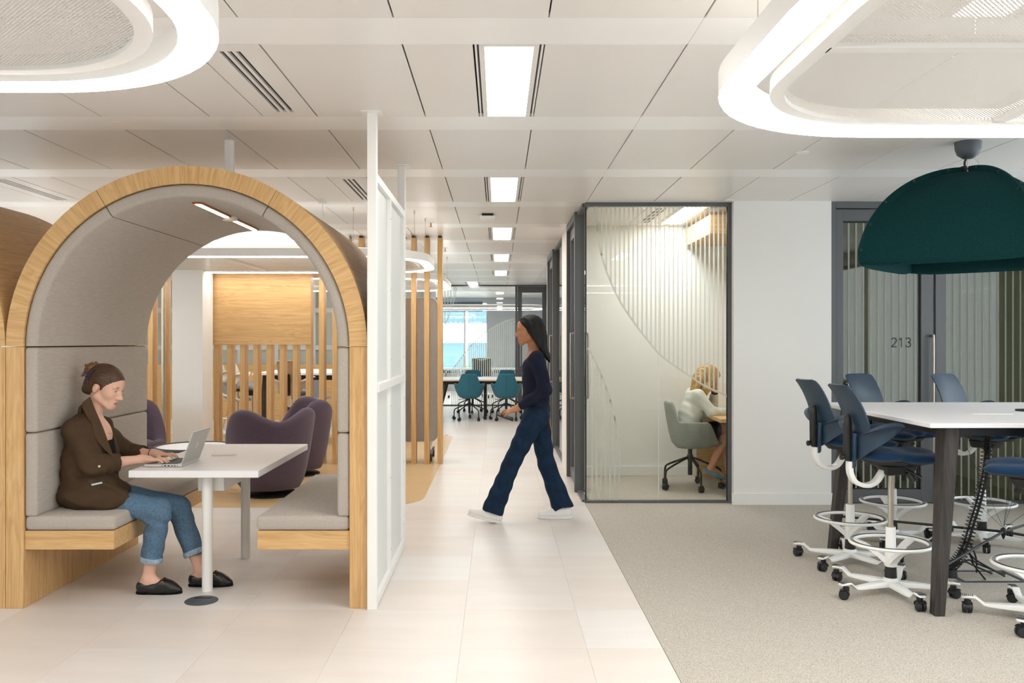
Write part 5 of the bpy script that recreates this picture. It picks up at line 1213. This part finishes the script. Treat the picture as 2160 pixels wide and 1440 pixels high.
shN, shF = (-2.425, 5.01, 0.955), (-2.425, 5.30, 0.955); elN, elF = (-2.30, 4.965, 0.752), (-2.285, 5.415, 0.765); wrN, wrF = (-2.095, 5.165, 0.762), (-2.105, 5.365, 0.768)
for a_, e_, w_, up_ in ((shN, elN, wrN, 1), (shF, elF, wrF, -1)):
    b.cone(a_, e_, 0.044, 0.038, 0.03).cone(e_, tuple(np.array(e_)*0.55+np.array(w_)*0.45), 0.038, 0.034, 0.02).cone(tuple(np.array(e_)*0.55+np.array(w_)*0.45), w_, 0.034, 0.0235, 0.02)
hand_field(b, wrN, (1, 0.12, -0.08), (0, 0, 1), (0, 1, 0), 0.42, 0.97); hand_field(b, wrF, (1, -0.10, -0.08), (0, 0, 1), (0, -1, 0), 0.40, 0.97)
kN, kF = (-1.955, 5.055, 0.482), (-1.925, 5.275, 0.458); aN, aF = (-2.022, 5.07, 0.095), (-1.775, 5.225, 0.095)
for h_, k_, a_ in (((-2.38, 5.06, 0.545), kN, aN), ((-2.38, 5.25, 0.545), kF, aF)):
    m_ = tuple(np.array(k_)*0.55+np.array(a_)*0.45)
    b.cone(h_, k_, 0.075, 0.052, 0.04).cone(k_, m_, 0.05, 0.044, 0.02).cone(m_, a_, 0.044, 0.031, 0.02)
    f_ = np.array(a_); b.cone(f_+(-0.028, 0, -0.045), f_+(0.09, 0, -0.062), 0.028, 0.022, 0.03).cone(f_+(0, 0, -0.01), f_+(0.075, 0, -0.048), 0.030, 0.024, 0.03).cone(f_+(0.09, 0, -0.062), f_+(0.16, 0, -0.072), 0.024, 0.014, 0.02)
    for y in (-1, 1): b.ell(f_+(-0.004, y*0.027, 0.0), (0.011, 0.008, 0.012), 0.01)
def lipsel(fr):
    def fn(C):
        q = (C-fr.O)@fr.R/fr.sc; return ((q[:, 0] > 0.099) & ((q[:, 1]/0.019)**2+((q[:, 2]+0.0525)/0.0088)**2 < 1)).astype(int)
    return fn
body1 = soft(b, 'body', ['skin_fair', 'lip'], t1, 2, lipsel(fr1), B0); del b
eyes(fr1, t1, B0)
# hair
hd = SDF(fr1.O-0.2, fr1.O+0.2, 0.0032); E = lambda c, r, k=0.02, mode='u': hd.ell(fr1(*c), np.array(r)*fr1.sc, k, fr1.R, mode)
E((-0.004, 0, 0.052), (0.110, 0.081, 0.086)); E((-0.055, 0, -0.005), (0.060, 0.068, 0.060), 0.03)
n_ = fr1.R@np.array((0.74, 0, -0.67)); hd.keep(fr1(0.046, 0, 0.030), n_)
for y in (-1, 1): E((0.004, y*0.080, -0.006), (0.024, 0.022, 0.034), 0.004, 's'); hd.cone(fr1(0.030, y*0.066, 0.035), fr1(0.028, y*0.066, 0.004), 0.010, 0.004, 0.012)
E((0.02, 0, -0.08), (0.075, 0.09, 0.072), 0.01, 's'); E((-0.085, 0, -0.045), (0.030, 0.042, 0.026), 0.02)
def strands(fr, X, Y, Z, k=300): 
    a = (X-fr.O[0])*fr.u[0]+(Y-fr.O[1])*fr.u[1]+(Z-fr.O[2])*fr.u[2]; c = (X-fr.O[0])*fr.b[0]+(Y-fr.O[1])*fr.b[1]+(Z-fr.O[2])*fr.b[2]; f = (X-fr.O[0])*fr.f[0]+(Y-fr.O[1])*fr.f[1]+(Z-fr.O[2])*fr.f[2]
    th = np.arctan2(a-0.03, np.abs(c)+0.02+0*f); return 0.0011*np.sin(th*46+f*20)+0.0007*np.sin(th*97-f*33)
hd.fold(lambda X, Y, Z: strands(fr1, X, Y, Z))
hair1 = soft(hd, 'hair', 'hair_brown', t1, 3, None, B0)
bn = SDF(fr1.O-0.22, fr1.O+0.24, 0.0034); c0 = np.array((-2.382, 5.15, 1.302))
bn.ell(c0, (0.040, 0.036, 0.030), 0.01).ell(c0+(-0.012, 0, -0.030), (0.028, 0.030, 0.028), 0.02)
for k in range(5):
    a = 0.5*k-0.8; bn.cone(c0+(0.034*math.cos(a), -0.02+0.01*k, 0.026*math.sin(a)), c0+(-0.035*math.cos(a*0.5), -0.018+0.012*k, 0.012-0.016*k), 0.011, 0.009, 0.004)
bn.cone(c0+(-0.04, -0.01, -0.02), c0+(-0.066, -0.014, -0.062), 0.007, 0.002, 0.01).cone(c0+(-0.035, 0.01, -0.02), c0+(-0.060, 0.0, -0.055), 0.006, 0.002, 0.01).cone(c0+(0.004, -0.01, 0.02), c0+(0.006, -0.012, 0.038), 0.006, 0.003, 0.004)
bn.fold(lambda X, Y, Z: 0.0014*np.sin(210*(X-c0[0])+120*(Z-c0[2])+80*Y)); soft(bn, 'hair_bun', 'hair_light_brown', t1, 1, None, B0)
cp = [Vector(at(px, py, 5.085))-Vector(B0) for px, py in ((197, 780), (192, 786), (187, 793), (185, 800), (184.5, 808))]
part(MB().tube(spline(cp, 4), 0.0045, 6, flat=0.7).tube(spline([Vector(at(px, py, 5.09))-Vector(B0) for px, py in ((186, 792), (180, 793), (178, 787), (181, 783), (184, 786))], 4), 0.004, 6), 'hair_clip', 'clip_purple', hair1, smooth=80)
# clothes
j = SDF((-2.58, 4.86, 0.44), (-2.04, 5.52, 1.10), 0.0045)
j.chain([((-2.425, 5.155, 0.60), 0.122), ((-2.42, 5.155, 0.74), 0.116), ((-2.408, 5.155, 0.88), 0.112)], 0.05, (1, 1.42, 1))
j.cone((-2.432, 5.03, 0.945), (-2.432, 5.28, 0.945), 0.058, 0.058, 0.05).cone((-2.42, 5.09, 0.99), (-2.42, 5.22, 0.99), 0.05, 0.05, 0.05)
j.ell((-2.365, 5.14, 0.565), (0.19, 0.222, 0.095), 0.06).ell((-2.265, 5.02, 0.555), (0.15, 0.085, 0.082), 0.05)
j.cone((-2.352, 5.065, 0.95), (-2.315, 5.055, 0.72), 0.046, 0.058, 0.05).cone((-2.352, 5.25, 0.95), (-2.315, 5.26, 0.72), 0.046, 0.055, 0.05).ell((-2.315, 5.09, 0.645), (0.085, 0.11, 0.10), 0.05)
for a_, e_, w_ in ((shN, elN, wrN), (shF, elF, wrF)):
    e2 = np.array(e_); w2 = np.array(w_); cu = e2+(w2-e2)*(0.42 if w_ is wrN else 0.50); j.cone(a_, e2, 0.054, 0.057, 0.05).cone(e2, cu, 0.058, 0.050, 0.02); c1_ = e2+(w2-e2)*0.20
    j.cone(c1_, cu, 0.0615, 0.056, 0.003)
    dv = unit(w2-e2); j.ell(cu+dv*0.050, (0.052, 0.052, 0.052), 0.004, mode='s')
j.keep((0, 0, 0.486), (0, 0, -1))
rngf = lambda X, Y, Z: 0.0035*np.sin(60*Z+25*X+8*np.sin(20*Y))*np.clip((0.90-Z)*6, 0, 1)+0.0028*np.sin(34*X-52*Z+15*Y)
j.fold(rngf)
lap = {}
def hitd(px, py, Y): 
    h_ = hit(j, px, py, 0.006, 4.85, 5.25); return h_ if h_ is not None and h_.y < Y+0.03 else Vector(at(px, py, Y))
lin_ = ((190, 836, 5.105), (198, 856, 5.10), (207, 877, 5.095), (217, 900, 5.09), (228, 930, 5.09), (239, 960, 5.10)); lout = ((173, 849, 5.07), (176, 864, 5.05), (186, 882, 5.04), (194, 893, 5.03), (206, 930, 5.03), (236, 962, 5.07))
lpx = [[tuple(a_*(1-v)+c_*v) for v in (0, 0.2, 0.4, 0.6, 0.8, 1)] for a_, c_ in zip(spline(lin_, 4), spline(lout, 4))]
lY = np.array([[hitd(*q).y for q in r] for r in lpx])
for _ in range(6):
    E_ = np.pad(lY, 1, mode='edge'); lY = np.minimum(lY, (E_[:-2, 1:-1]+E_[2:, 1:-1]+E_[1:-1, :-2]+E_[1:-1, 2:])/4) if _ < 2 else (E_[:-2, 1:-1]+E_[2:, 1:-1]+E_[1:-1, :-2]+E_[1:-1, 2:]+2*lY)/6
laprows = [[Vector(at(q[0], q[1], lY[i][k]-0.006)) for k, q in enumerate(r)] for i, r in enumerate(lpx)]
pk = [hit(j, *p, 0.003) for p in ((192, 1021), (215, 1016), (216, 1019), (194, 1024))]; bt = hit(j, 210, 983, 0.002); pkl = [hit(j, *p, 0.002) for p in ((165, 1013), (180, 1012), (200, 1011), (222, 1013))]
# open front
j.cone((-2.262, 5.172, 0.72), (-2.268, 5.168, 0.88), 0.022, 0.058, 0.01, mode='s').cone((-2.268, 5.168, 0.88), (-2.31, 5.155, 1.03), 0.058, 0.075, 0.01, mode='s').cone((-2.385, 5.155, 0.95), (-2.385, 5.155, 1.12), 0.060, 0.068, 0.01, mode='s')
jk = soft(j, 'blazer', 'brown_wool', t1, 2, None, B0); del j
if True:
    rows_ = [[q-Vector(B0) for q in r] for r in laprows]
    part(MB().grid(rows_, 0.004), 'lapel', 'brown_lapel', jk, smooth=60)
rows_ = []
for p, q_ in zip(((-2.40, 5.245, 1.035), (-2.36, 5.235, 1.0), (-2.315, 5.225, 0.945), (-2.285, 5.215, 0.87), (-2.268, 5.205, 0.78), (-2.268, 5.195, 0.71)), ((-2.42, 5.27, 1.02), (-2.375, 5.275, 0.985), (-2.325, 5.28, 0.93), (-2.30, 5.275, 0.87), (-2.285, 5.25, 0.79), (-2.272, 5.21, 0.71))):
    rows_.append([(Vector(p)*(1-v)+Vector(q_)*v)-Vector(B0) for v in (0, 0.5, 1)])
part(MB().grid(rows_, 0.005), 'lapel', 'brown_lapel', jk, smooth=60)
part(MB().tube([Vector((-2.412, 5.155, 0))+Vector((-0.030*math.cos(a), 0.072*math.sin(a), 1.055-0.012*abs(math.sin(a))))-Vector(B0) for a in np.linspace(-1.6, 1.6, 15)], 0.014, 8, flat=2.6), 'collar', 'brown_lapel', jk, smooth=80)
if bt: c = bt-Vector(B0)+Vector((0, -0.003, 0)); part(MB().cyl(c+Vector((0, 0.002, 0)), c+Vector((0, -0.003, 0)), 0.0065, n=12), 'cuff_button', 'button', jk, smooth=40)
if all(pkl): part(MB().tube([p-Vector(B0) for p in spline(pkl, 3)], 0.0022, 5), 'pocket_seam', 'brown_lapel', jk)
if all(pk): part(MB().grid([[pk[0]-Vector(B0), pk[1]-Vector(B0)], [pk[3]-Vector(B0), pk[2]-Vector(B0)]], 0.002), 'paper_in_pocket', 'paper_blue', jk)
tp = SDF((-2.50, 5.0, 0.52), (-2.22, 5.32, 1.0), 0.005); tp.ell((-2.365, 5.155, 0.80), (0.105, 0.128, 0.125), 0.03).ell((-2.36, 5.155, 0.68), (0.105, 0.128, 0.12), 0.03); tp.keep((-2.27, 5.15, 0.885), (0.25, 0, 1))
tp.fold(lambda X, Y, Z: 0.002*np.sin(260*Z+30*np.sin(25*Y))); soft(tp, 'top', 'black_cloth', t1, 1, None, B0)
je = SDF((-2.55, 4.90, 0.13), (-1.72, 5.42, 0.66), 0.0045)
for h_, k_, a_, y in (((-2.40, 5.06, 0.550), kN, aN, 0), ((-2.40, 5.25, 0.550), kF, aF, 1)):
    k2 = np.array(k_); a2 = np.array(a_); hm_ = k2+(a2-k2)*(0.745 if y == 0 else 0.74)
    je.cone(h_, k2, 0.084, 0.068, 0.03).cone(k2, hm_, 0.067, 0.059, 0.025); je.ell(k2+(-0.06, 0, -0.045), (0.03, 0.05, 0.03), 0.02)
je.ell((-2.40, 5.155, 0.57), (0.10, 0.15, 0.07), 0.04)
je.fold(lambda X, Y, Z: 0.0035*np.sin(85*Z+50*X)*np.exp(-((Z-0.43)/0.06)**2)+0.0022*np.sin(45*X+60*Z+20*Y))
hem = []
for k_, a_, y in ((kN, aN, 0), (kF, aF, 1)):
    k2 = np.array(k_); a2 = np.array(a_); hm_ = k2+(a2-k2)*(0.745 if y == 0 else 0.74); dv = unit(a2-k2)
    je.ell(hm_+dv*0.056, (0.075, 0.075, 0.062), 0.004, mode='s'); je.cone(hm_-dv*0.05, hm_+dv*0.03, 0.052, 0.052, 0.004, mode='s'); hem.append((hm_, dv))
jn = soft(je, 'jeans', 'denim', t1, 2, None, B0); del je
for hm_, dv in hem:
    e1 = unit(np.cross(dv, (0, 1, 0))); e2 = np.cross(dv, e1); rs = []
    for u_, r_ in ((-0.022, 0.0605), (-0.021, 0.064), (0.004, 0.064), (0.008, 0.061), (0.004, 0.055), (-0.02, 0.053)): rs.append([tuple(hm_+dv*u_+r_*(e1*math.cos(2*PI*k/32)+e2*math.sin(2*PI*k/32))-B0) for k in range(32)])
    part(MB().rings(rs, cap=False), 'rolled_hem', 'denim_hem', jn, smooth=60)
for a_ in (aN, aF):
    f_ = np.array(a_); s = SDF(f_+(-0.09, -0.07, -0.096), (f_[0]+0.24, f_[1]+0.07, 0.11), 0.0035); z0 = -f_[2]
    s.cone(f_+(-0.030, 0, z0+0.034), f_+(0.06, 0, z0+0.034), 0.036, 0.040, 0.02).cone(f_+(0.06, 0, z0+0.034), f_+(0.135, 0, z0+0.028), 0.040, 0.034, 0.03).cone(f_+(0.135, 0, z0+0.026), f_+(0.178, 0, z0+0.020), 0.032, 0.016, 0.03).ell(f_+(-0.034, 0, z0+0.045), (0.030, 0.032, 0.036), 0.02).ell(f_+(0.085, 0, z0+0.060), (0.045, 0.030, 0.024), 0.03)
    s.cone(f_+(-0.038, 0, z0+0.098), f_+(0.048, 0, z0+0.080), 0.037, 0.032, 0.005, (1, 1.2, 1), mode='s').cone(f_+(-0.024, 0, z0+0.05), f_+(0.038, 0, z0+0.05), 0.026, 0.026, 0.004, mode='s')
    s.keep((0, 0, 0.012), (0, 0, -1)); sh = soft(s, 'loafer', 'shoe_black', t1, 1, None, B0)
    out = [(f_[0]-0.068+0.0, f_[1])]; pl = [(f_[0]+x, w) for x, w in ((-0.068, 0.012), (-0.055, 0.028), (-0.02, 0.034), (0.05, 0.036), (0.10, 0.039), (0.14, 0.034), (0.175, 0.022), (0.194, 0.008))]
    poly = [(x-B0[0], f_[1]-w-B0[1]) for x, w in pl]+[(x-B0[0], f_[1]+w-B0[1]) for x, w in reversed(pl)]
    part(MB().prism(poly, 0.0, 0.013), 'sole', 'black_cloth', sh)
    c = Vector(f_)-Vector(B0)+Vector((0.090, 0, z0+0.088)); part(MB().tube([c+Vector((0.004*math.sin(v*3), v*0.030, 0.003-0.020*v*v)) for v in np.linspace(-1, 1, 9)], 0.0024, 6), 'buckle_bar', 'brass', sh, smooth=80)
    for y in (-1, 1): cc = c+Vector((0, y*0.031, -0.020)); part(MB().tube([cc+Vector((0.010*math.cos(a), y*0.004*math.sin(a), 0.009*math.sin(a))) for a in [2*PI*k/12 for k in range(12)]], 0.0024, 6, closed=True), 'buckle_ring', 'brass', sh, smooth=80)
nk = [Vector(p)-Vector(B0) for p in ((-2.352, 5.095, 0.985), (-2.318, 5.11, 0.955), (-2.288, 5.13, 0.925), (-2.277, 5.15, 0.912), (-2.288, 5.18, 0.925), (-2.33, 5.205, 0.965))]
part(MB().tube(spline(nk, 4), 0.0009, 5), 'necklace', 'brass', t1)
wv = unit(np.array(wrF)-np.array(elF)); wc = np.array(wrF)-wv*0.018; e1 = unit(np.cross(wv, (0, 0, 1))); e2 = np.cross(e1, wv)
part(MB().tube([tuple(wc+0.0275*(e1*math.cos(a)+e2*math.sin(a))-B0) for a in [2*PI*k/24 for k in range(24)]], 0.0042, 8, closed=True), 'bracelet', 'dark_grey', t1, smooth=80)
# ------------------------------------------------------------------ person walking down the walkway
YC = 7.13; B1 = np.array((0.27, YC, 0.0))
t2 = thing('person', 'dark-haired person in a navy top and dark jeans walking along the walkway', 'person', tuple(B1)); t2['brow'] = 'hair_black'; t2['skin'] = 'skin_brown'
fr2 = Frame((0.262, YC, 1.530), (-1, -0.05, -0.10), (-0.10, 0, 1), 1.0)
b = SDF((-0.22, YC-0.36, 0.0), (0.68, YC+0.36, 1.68), 0.0055)
head_field(b, fr2)
b.cone(fr2(-0.02, 0, -0.02), (0.295, YC, 1.345), 0.047, 0.052, 0.03).cone((0.30, YC, 1.28), (0.31, YC, 0.90), 0.085, 0.095, 0.04, (1, 1.4, 1)).cone((0.30, YC-0.14, 1.325), (0.30, YC+0.14, 1.325), 0.042, 0.042, 0.04)
arms = (((0.305, YC-0.165, 1.315), (0.375, YC-0.205, 1.075), (0.155, YC-0.17, 0.925)), ((0.305, YC+0.165, 1.315), (0.37, YC+0.20, 1.07), (0.40, YC+0.19, 0.83)))
for s_, e_, w_ in arms:
    b.cone(s_, e_, 0.042, 0.036, 0.03).cone(e_, w_, 0.036, 0.024, 0.02)
hand_field(b, arms[0][2], (-0.93, -0.05, -0.35), (-0.3, -0.35, 0.85), (-0.1, 0.95, 0.3), 0.75); hand_field(b, arms[1][2], (0.05, 0.02, -1), (0.2, 1, 0), (-1, 0, 0), 0.5)
legs_ = (((0.30, YC-0.085, 0.86), (0.105, YC-0.09, 0.470), (-0.050, YC-0.09, 0.098)), ((0.32, YC+0.085, 0.86), (0.395, YC+0.085, 0.455), (0.530, YC+0.08, 0.105)))
for h_, k_, a_ in legs_: b.cone(h_, k_, 0.078, 0.053, 0.04).cone(k_, a_, 0.05, 0.032, 0.02).cone(a_, np.array(a_)+((-0.09, 0, -0.005) if a_[0] < 0 else (-0.10, 0, -0.055)), 0.030, 0.022, 0.02)
soft(b, 'body', ['skin_brown', 'lip_dark'], t2, 2, lipsel(fr2), B1); del b
eyes(fr2, t2, B1)
hd = SDF(fr2.O-np.array((0.15, 0.16, 0.38)), fr2.O+np.array((0.22, 0.16, 0.17)), 0.005); E = lambda c, r, k=0.02, mode='u': hd.ell(fr2(*c), np.array(r), k, fr2.R, mode)
E((-0.006, 0, 0.052), (0.112, 0.083, 0.088)); E((-0.065, 0, -0.03), (0.060, 0.085, 0.10), 0.04); hd.cone(fr2(-0.055, 0, -0.04), (0.352, YC, 1.33), 0.062, 0.060, 0.04, (1, 1.45, 1)).cone((0.352, YC, 1.33), (0.395, YC, 1.17), 0.058, 0.035, 0.04, (1, 1.7, 1))
for y in (-1, 1): hd.cone(fr2(0.005, y*0.075, 0.04), fr2(-0.030, y*0.085, -0.15), 0.022, 0.028, 0.03).cone(fr2(-0.030, y*0.085, -0.15), (0.30, YC+y*0.10, 1.28), 0.026, 0.018, 0.03)
n_ = fr2.R@np.array((0.85, 0, -0.5)); hd.keep(fr2(0.035, 0, 0.015), n_); E((0.075, 0, -0.06), (0.07, 0.07, 0.10), 0.02, 's')
hd.fold(lambda X, Y, Z: 0.0022*np.sin(150*X+170*Y)); soft(hd, 'hair', 'hair_black', t2, 1, None, B1)
j = SDF((0.02, YC-0.30, 0.76), (0.52, YC+0.30, 1.43), 0.006)
j.chain([((0.31, YC, 0.86), 0.108), ((0.305, YC, 1.03), 0.098), ((0.295, YC, 1.22), 0.106)], 0.05, (1, 1.5, 1)); j.cone((0.30, YC-0.15, 1.32), (0.30, YC+0.15, 1.32), 0.055, 0.055, 0.06)
for s_, e_, w_ in arms: j.cone(s_, e_, 0.058, 0.050, 0.03).cone(e_, tuple(np.array(e_)*0.15+np.array(w_)*0.85), 0.050, 0.036, 0.02)
j.cone((0.285, YC, 1.36), (0.27, YC, 1.46), 0.058, 0.07, 0.01, mode='s').keep((0, 0, 0.80), (0, 0, -1)); j.fold(lambda X, Y, Z: 0.004*np.sin(40*Z+30*X+12*Y)); soft(j, 'top', 'navy_cloth', t2, 2, None, B1)
je = SDF((-0.18, YC-0.24, 0.02), (0.68, YC+0.24, 0.98), 0.006)
je.ell((0.31, YC, 0.86), (0.105, 0.165, 0.10), 0.04)
for h_, k_, a_ in legs_:
    k2 = np.array(k_); a2 = np.array(a_); je.cone(h_, k2, 0.096, 0.068, 0.04).cone(k2, a2+(0.0, 0, -0.015), 0.068, 0.088, 0.03, (1, 0.85, 1))
    dv = unit(a2-k2)
    je.ell(a2+dv*0.085, (0.12, 0.12, 0.085), 0.004, mode='s')
je.keep((0, 0, 0.925), (0, 0, 1)); je.fold(lambda X, Y, Z: 0.003*np.sin(50*Z+30*X)); jn = soft(je, 'jeans', 'denim_dark', t2, 2, None, B1)
part(MB().loop([[(0.31-B1[0]+(0.100+u)*math.cos(a), (0.150+u)*math.sin(a), 0.905+z) for u, z in ((0, -0.012), (0.008, -0.012), (0.008, 0.012), (0, 0.012))] for a in [2*PI*k/32 for k in range(32)]]), 'waistband', 'denim_dark', jn, smooth=60)
for (a_, tilt, zz) in ((legs_[0][2], R_(-14), 0.012), (legs_[1][2], 0.0, 0.0)):
    f_ = np.array(a_); s = SDF((-0.26, -0.07, -0.005), (0.12, 0.07, 0.14), 0.005)
    s.cone((0.045, 0, 0.045), (-0.06, 0, 0.045), 0.042, 0.044, 0.02).cone((-0.06, 0, 0.042), (-0.165, 0, 0.034), 0.043, 0.030, 0.03).cone((0.03, 0, 0.08), (-0.04, 0, 0.075), 0.036, 0.032, 0.03)
    s.keep((0, 0, 0.018), (0, 0, -1)); sh = soft(s, 'sneaker', 'shoe_white', t2, 1)
    pl = ((0.088, 0.010), (0.075, 0.032), (0.02, 0.042), (-0.06, 0.044), (-0.13, 0.040), (-0.175, 0.026), (-0.197, 0.008)); so_ = part(MB().prism([(x, -w) for x, w in pl]+[(x, w) for x, w in reversed(pl)], 0.0, 0.022), 'sole', 'shoe_white', sh, bevel=0.004)
    for x in (-0.06, -0.085, -0.11): part(MB().tube([(x, v*0.026, 0.083-0.012*v*v+(x+0.06)*0.25) for v in np.linspace(-1, 1, 5)], 0.003, 5), 'lace', 'shoe_white', sh)
    sh.rotation_euler = (0, -tilt, 0); sh.location = Vector((f_[0]-0.008, f_[1], 0.0))-Vector(B1)+Vector((0, 0, zz-(0.0)))
wv = np.array(arms[0][2]); t = thing('phone', 'dark phone in the hand of the walking person', 'phone', tuple(wv+np.array((-0.10, -0.012, -0.068))))
o = part(MB().prism(rrect(-0.07, 0.07, -0.035, 0.035, 0.009, 4), -0.0045, 0.0045), 'case', 'plastic_black', t, bevel=0.002); o.rotation_euler = (0.25, 0.35, 0.05); o2 = part(MB().prism(rrect(-0.065, 0.065, -0.031, 0.031, 0.007, 4), 0.0045, 0.005), 'screen', 'screen_black', o)
# ------------------------------------------------------------------ woman at the desk in the phone room
YP = 8.66; B2 = np.array((1.92, YP, 0.0015))
t3 = thing('person', 'blonde woman in a pale jacket seated at the desk in the phone room', 'person', tuple(B2)); t3['brow'] = 'hair_blonde'; t3['skin'] = 'skin_tan'
ta = R_(24); fr3 = Frame((2.062, YP, 1.088), (math.cos(ta), 0.05, -math.sin(ta)), (math.sin(ta), 0, math.cos(ta)), 0.98)
b = SDF((1.72, YP-0.32, 0.02), (2.56, YP+0.32, 1.25), 0.0055)
head_field(b, fr3)
b.cone(fr3(-0.022, 0, -0.02), (1.965, YP, 0.945), 0.046, 0.052, 0.03).cone((1.95, YP, 0.87), (1.88, YP, 0.58), 0.085, 0.10, 0.04, (1, 1.35, 1))
armsP = (((1.94, YP-0.155, 0.925), (2.055, YP-0.20, 0.772), (2.235, YP-0.13, 0.765)), ((1.945, YP+0.155, 0.925), (2.155, YP+0.16, 0.782), (2.150, YP+0.045, 0.960)))
for s_, e_, w_ in armsP: b.cone(s_, e_, 0.042, 0.037, 0.03).cone(e_, w_, 0.036, 0.024, 0.02)
hand_field(b, armsP[0][2], (1, 0.05, -0.02), (0, 0, 1), (0, 1, 0), 0.25); hand_field(b, armsP[1][2], (-0.05, -0.25, 0.95), (0.95, 0.2, 0.1), (-0.2, -0.9, -0.3), 0.75)
b.cone((1.88, YP-0.08, 0.535), (2.255, YP-0.03, 0.600), 0.082, 0.056, 0.04).cone((2.255, YP-0.03, 0.600), (2.195, YP-0.04, 0.43), 0.054, 0.052, 0.02).cone((2.195, YP-0.04, 0.43), (2.085, YP-0.05, 0.205), 0.050, 0.032, 0.02)
b.cone((2.085, YP-0.05, 0.205), (2.20, YP-0.06, 0.135), 0.032, 0.024, 0.02)
b.cone((1.88, YP+0.08, 0.535), (2.27, YP+0.08, 0.515), 0.082, 0.058, 0.04).cone((2.27, YP+0.08, 0.515), (2.30, YP+0.08, 0.10), 0.052, 0.032, 0.02).cone((2.30, YP+0.08, 0.10), (2.41, YP+0.08, 0.05), 0.032, 0.022, 0.02)
soft(b, 'body', ['skin_tan', 'lip'], t3, 2, lipsel(fr3), B2); del b
eyes(fr3, t3, B2)
hd = SDF(fr3.O-np.array((0.30, 0.16, 0.34)), fr3.O+np.array((0.16, 0.16, 0.18)), 0.005); E = lambda c, r, k=0.02, mode='u': hd.ell(fr3(*c), np.array(r), k, fr3.R, mode)
E((0.0, 0, 0.050), (0.114, 0.084, 0.088)); E((-0.06, 0, -0.02), (0.070, 0.086, 0.10), 0.04); hd.cone(fr3(-0.075, 0, -0.04), (1.895, YP-0.02, 0.895), 0.050, 0.026, 0.04, (1, 1.9, 1))
for y in (-1, 1): hd.cone(fr3(0.035, y*0.072, 0.03), fr3(0.012, y*0.085, -0.10), 0.026, 0.030, 0.03).cone(fr3(0.012, y*0.085, -0.10), (2.06, YP+y*0.085, 0.90), 0.030, 0.016, 0.03)
E((0.125, 0, -0.055), (0.075, 0.062, 0.085), 0.015, 's'); n_ = fr3.R@np.array((0.96, 0, -0.28)); hd.keep(fr3(0.092, 0, 0.02), n_)
hd.fold(lambda X, Y, Z: 0.0026*np.sin(120*(X+0.4*Z)+140*Y)); soft(hd, 'hair', 'hair_blonde', t3, 1, None, B2)
j = SDF((1.70, YP-0.30, 0.56), (2.30, YP+0.30, 1.02), 0.0055)
j.chain([((1.875, YP, 0.64), 0.112), ((1.905, YP, 0.75), 0.106), ((1.945, YP, 0.86), 0.108)], 0.05, (1, 1.42, 1)); j.cone((1.94, YP-0.145, 0.925), (1.94, YP+0.145, 0.925), 0.054, 0.054, 0.06)
for s_, e_, w_ in armsP: j.cone(s_, e_, 0.060, 0.053, 0.03).cone(e_, tuple(np.array(e_)*0.28+np.array(w_)*0.72), 0.053, 0.042, 0.02)
j.cone((2.05, YP, 0.62), (2.06, YP, 0.90), 0.035, 0.065, 0.01, mode='s').cone((1.985, YP, 0.93), (2.01, YP, 1.03), 0.065, 0.07, 0.01, mode='s').keep((0, 0, 0.60), (0, 0, -1)); j.fold(lambda X, Y, Z: 0.0018*np.sin(75*Z+60*X+12*Y)); soft(j, 'jacket', 'pale_jacket', t3, 2, None, B2)
s = SDF((1.74, YP-0.24, 0.44), (2.26, YP+0.24, 0.96), 0.006); s.chain([((1.895, YP, 0.60), 0.10), ((1.915, YP, 0.75), 0.095), ((1.955, YP, 0.86), 0.092)], 0.04, (1, 1.35, 1)); s.keep((2.0, YP, 0.90), (0.3, 0, 1))
s.cone((1.88, YP-0.08, 0.545), (2.12, YP-0.05, 0.585), 0.094, 0.082, 0.03).cone((1.88, YP+0.08, 0.545), (2.13, YP+0.08, 0.545), 0.094, 0.078, 0.03); soft(s, 'dress', 'black_cloth', t3, 2, None, B2)
for p0, p1 in (((2.085, YP-0.05, 0.205), (2.25, YP-0.065, 0.115)), ((2.29, YP+0.08, 0.06), (2.46, YP+0.08, 0.035))):
    p0 = np.array(p0); p1 = np.array(p1); dv = unit(p1-p0); up = unit(np.array((0, 0, 1))-dv*dv[2]); s = SDF(np.minimum(p0, p1)-0.09, np.maximum(p0, p1)+0.09, 0.005)
    s.cone(p0-up*0.045-dv*0.03, p0-up*0.028+dv*0.07, 0.032, 0.034, 0.02).cone(p0-up*0.028+dv*0.07, p1-up*0.008, 0.034, 0.020, 0.03).cone(p0+up*0.03-dv*0.01, p0-up*0.0+dv*0.06, 0.036, 0.026, 0.006, mode='s'); sh = soft(s, 'flat_shoe', 'shoe_teal', t3, 1, None, B2)
    sd = np.cross(dv, up); pl = ((-0.055, 0.014), (-0.03, 0.028), (0.06, 0.032), (0.13, 0.028), (0.185, 0.012)); q0 = p0-up*0.074
    bot = [tuple(q0+dv*x+sd*w+up*(0.055*max(0, x-0.02))-B2) for x, w in pl]+[tuple(q0+dv*x-sd*w+up*(0.055*max(0, x-0.02))-B2) for x, w in reversed(pl)]
    part(MB().rings([bot, [tuple(np.array(v)+up*0.012) for v in bot]]), 'sole', 'sole_tan', sh)
wc = np.array(armsP[1][2])*0.93+np.array(armsP[1][1])*0.07; wv = unit(np.array(armsP[1][2])-np.array(armsP[1][1])); e1 = unit(np.cross(wv, (0, 0.2, 1))); e2 = np.cross(e1, wv)
part(MB().tube([tuple(wc+0.029*(e1*math.cos(a)+e2*math.sin(a))-B2) for a in [2*PI*k/20 for k in range(20)]], 0.007, 8, closed=True, flat=1.4), 'watch', 'plastic_black', t3, smooth=80)
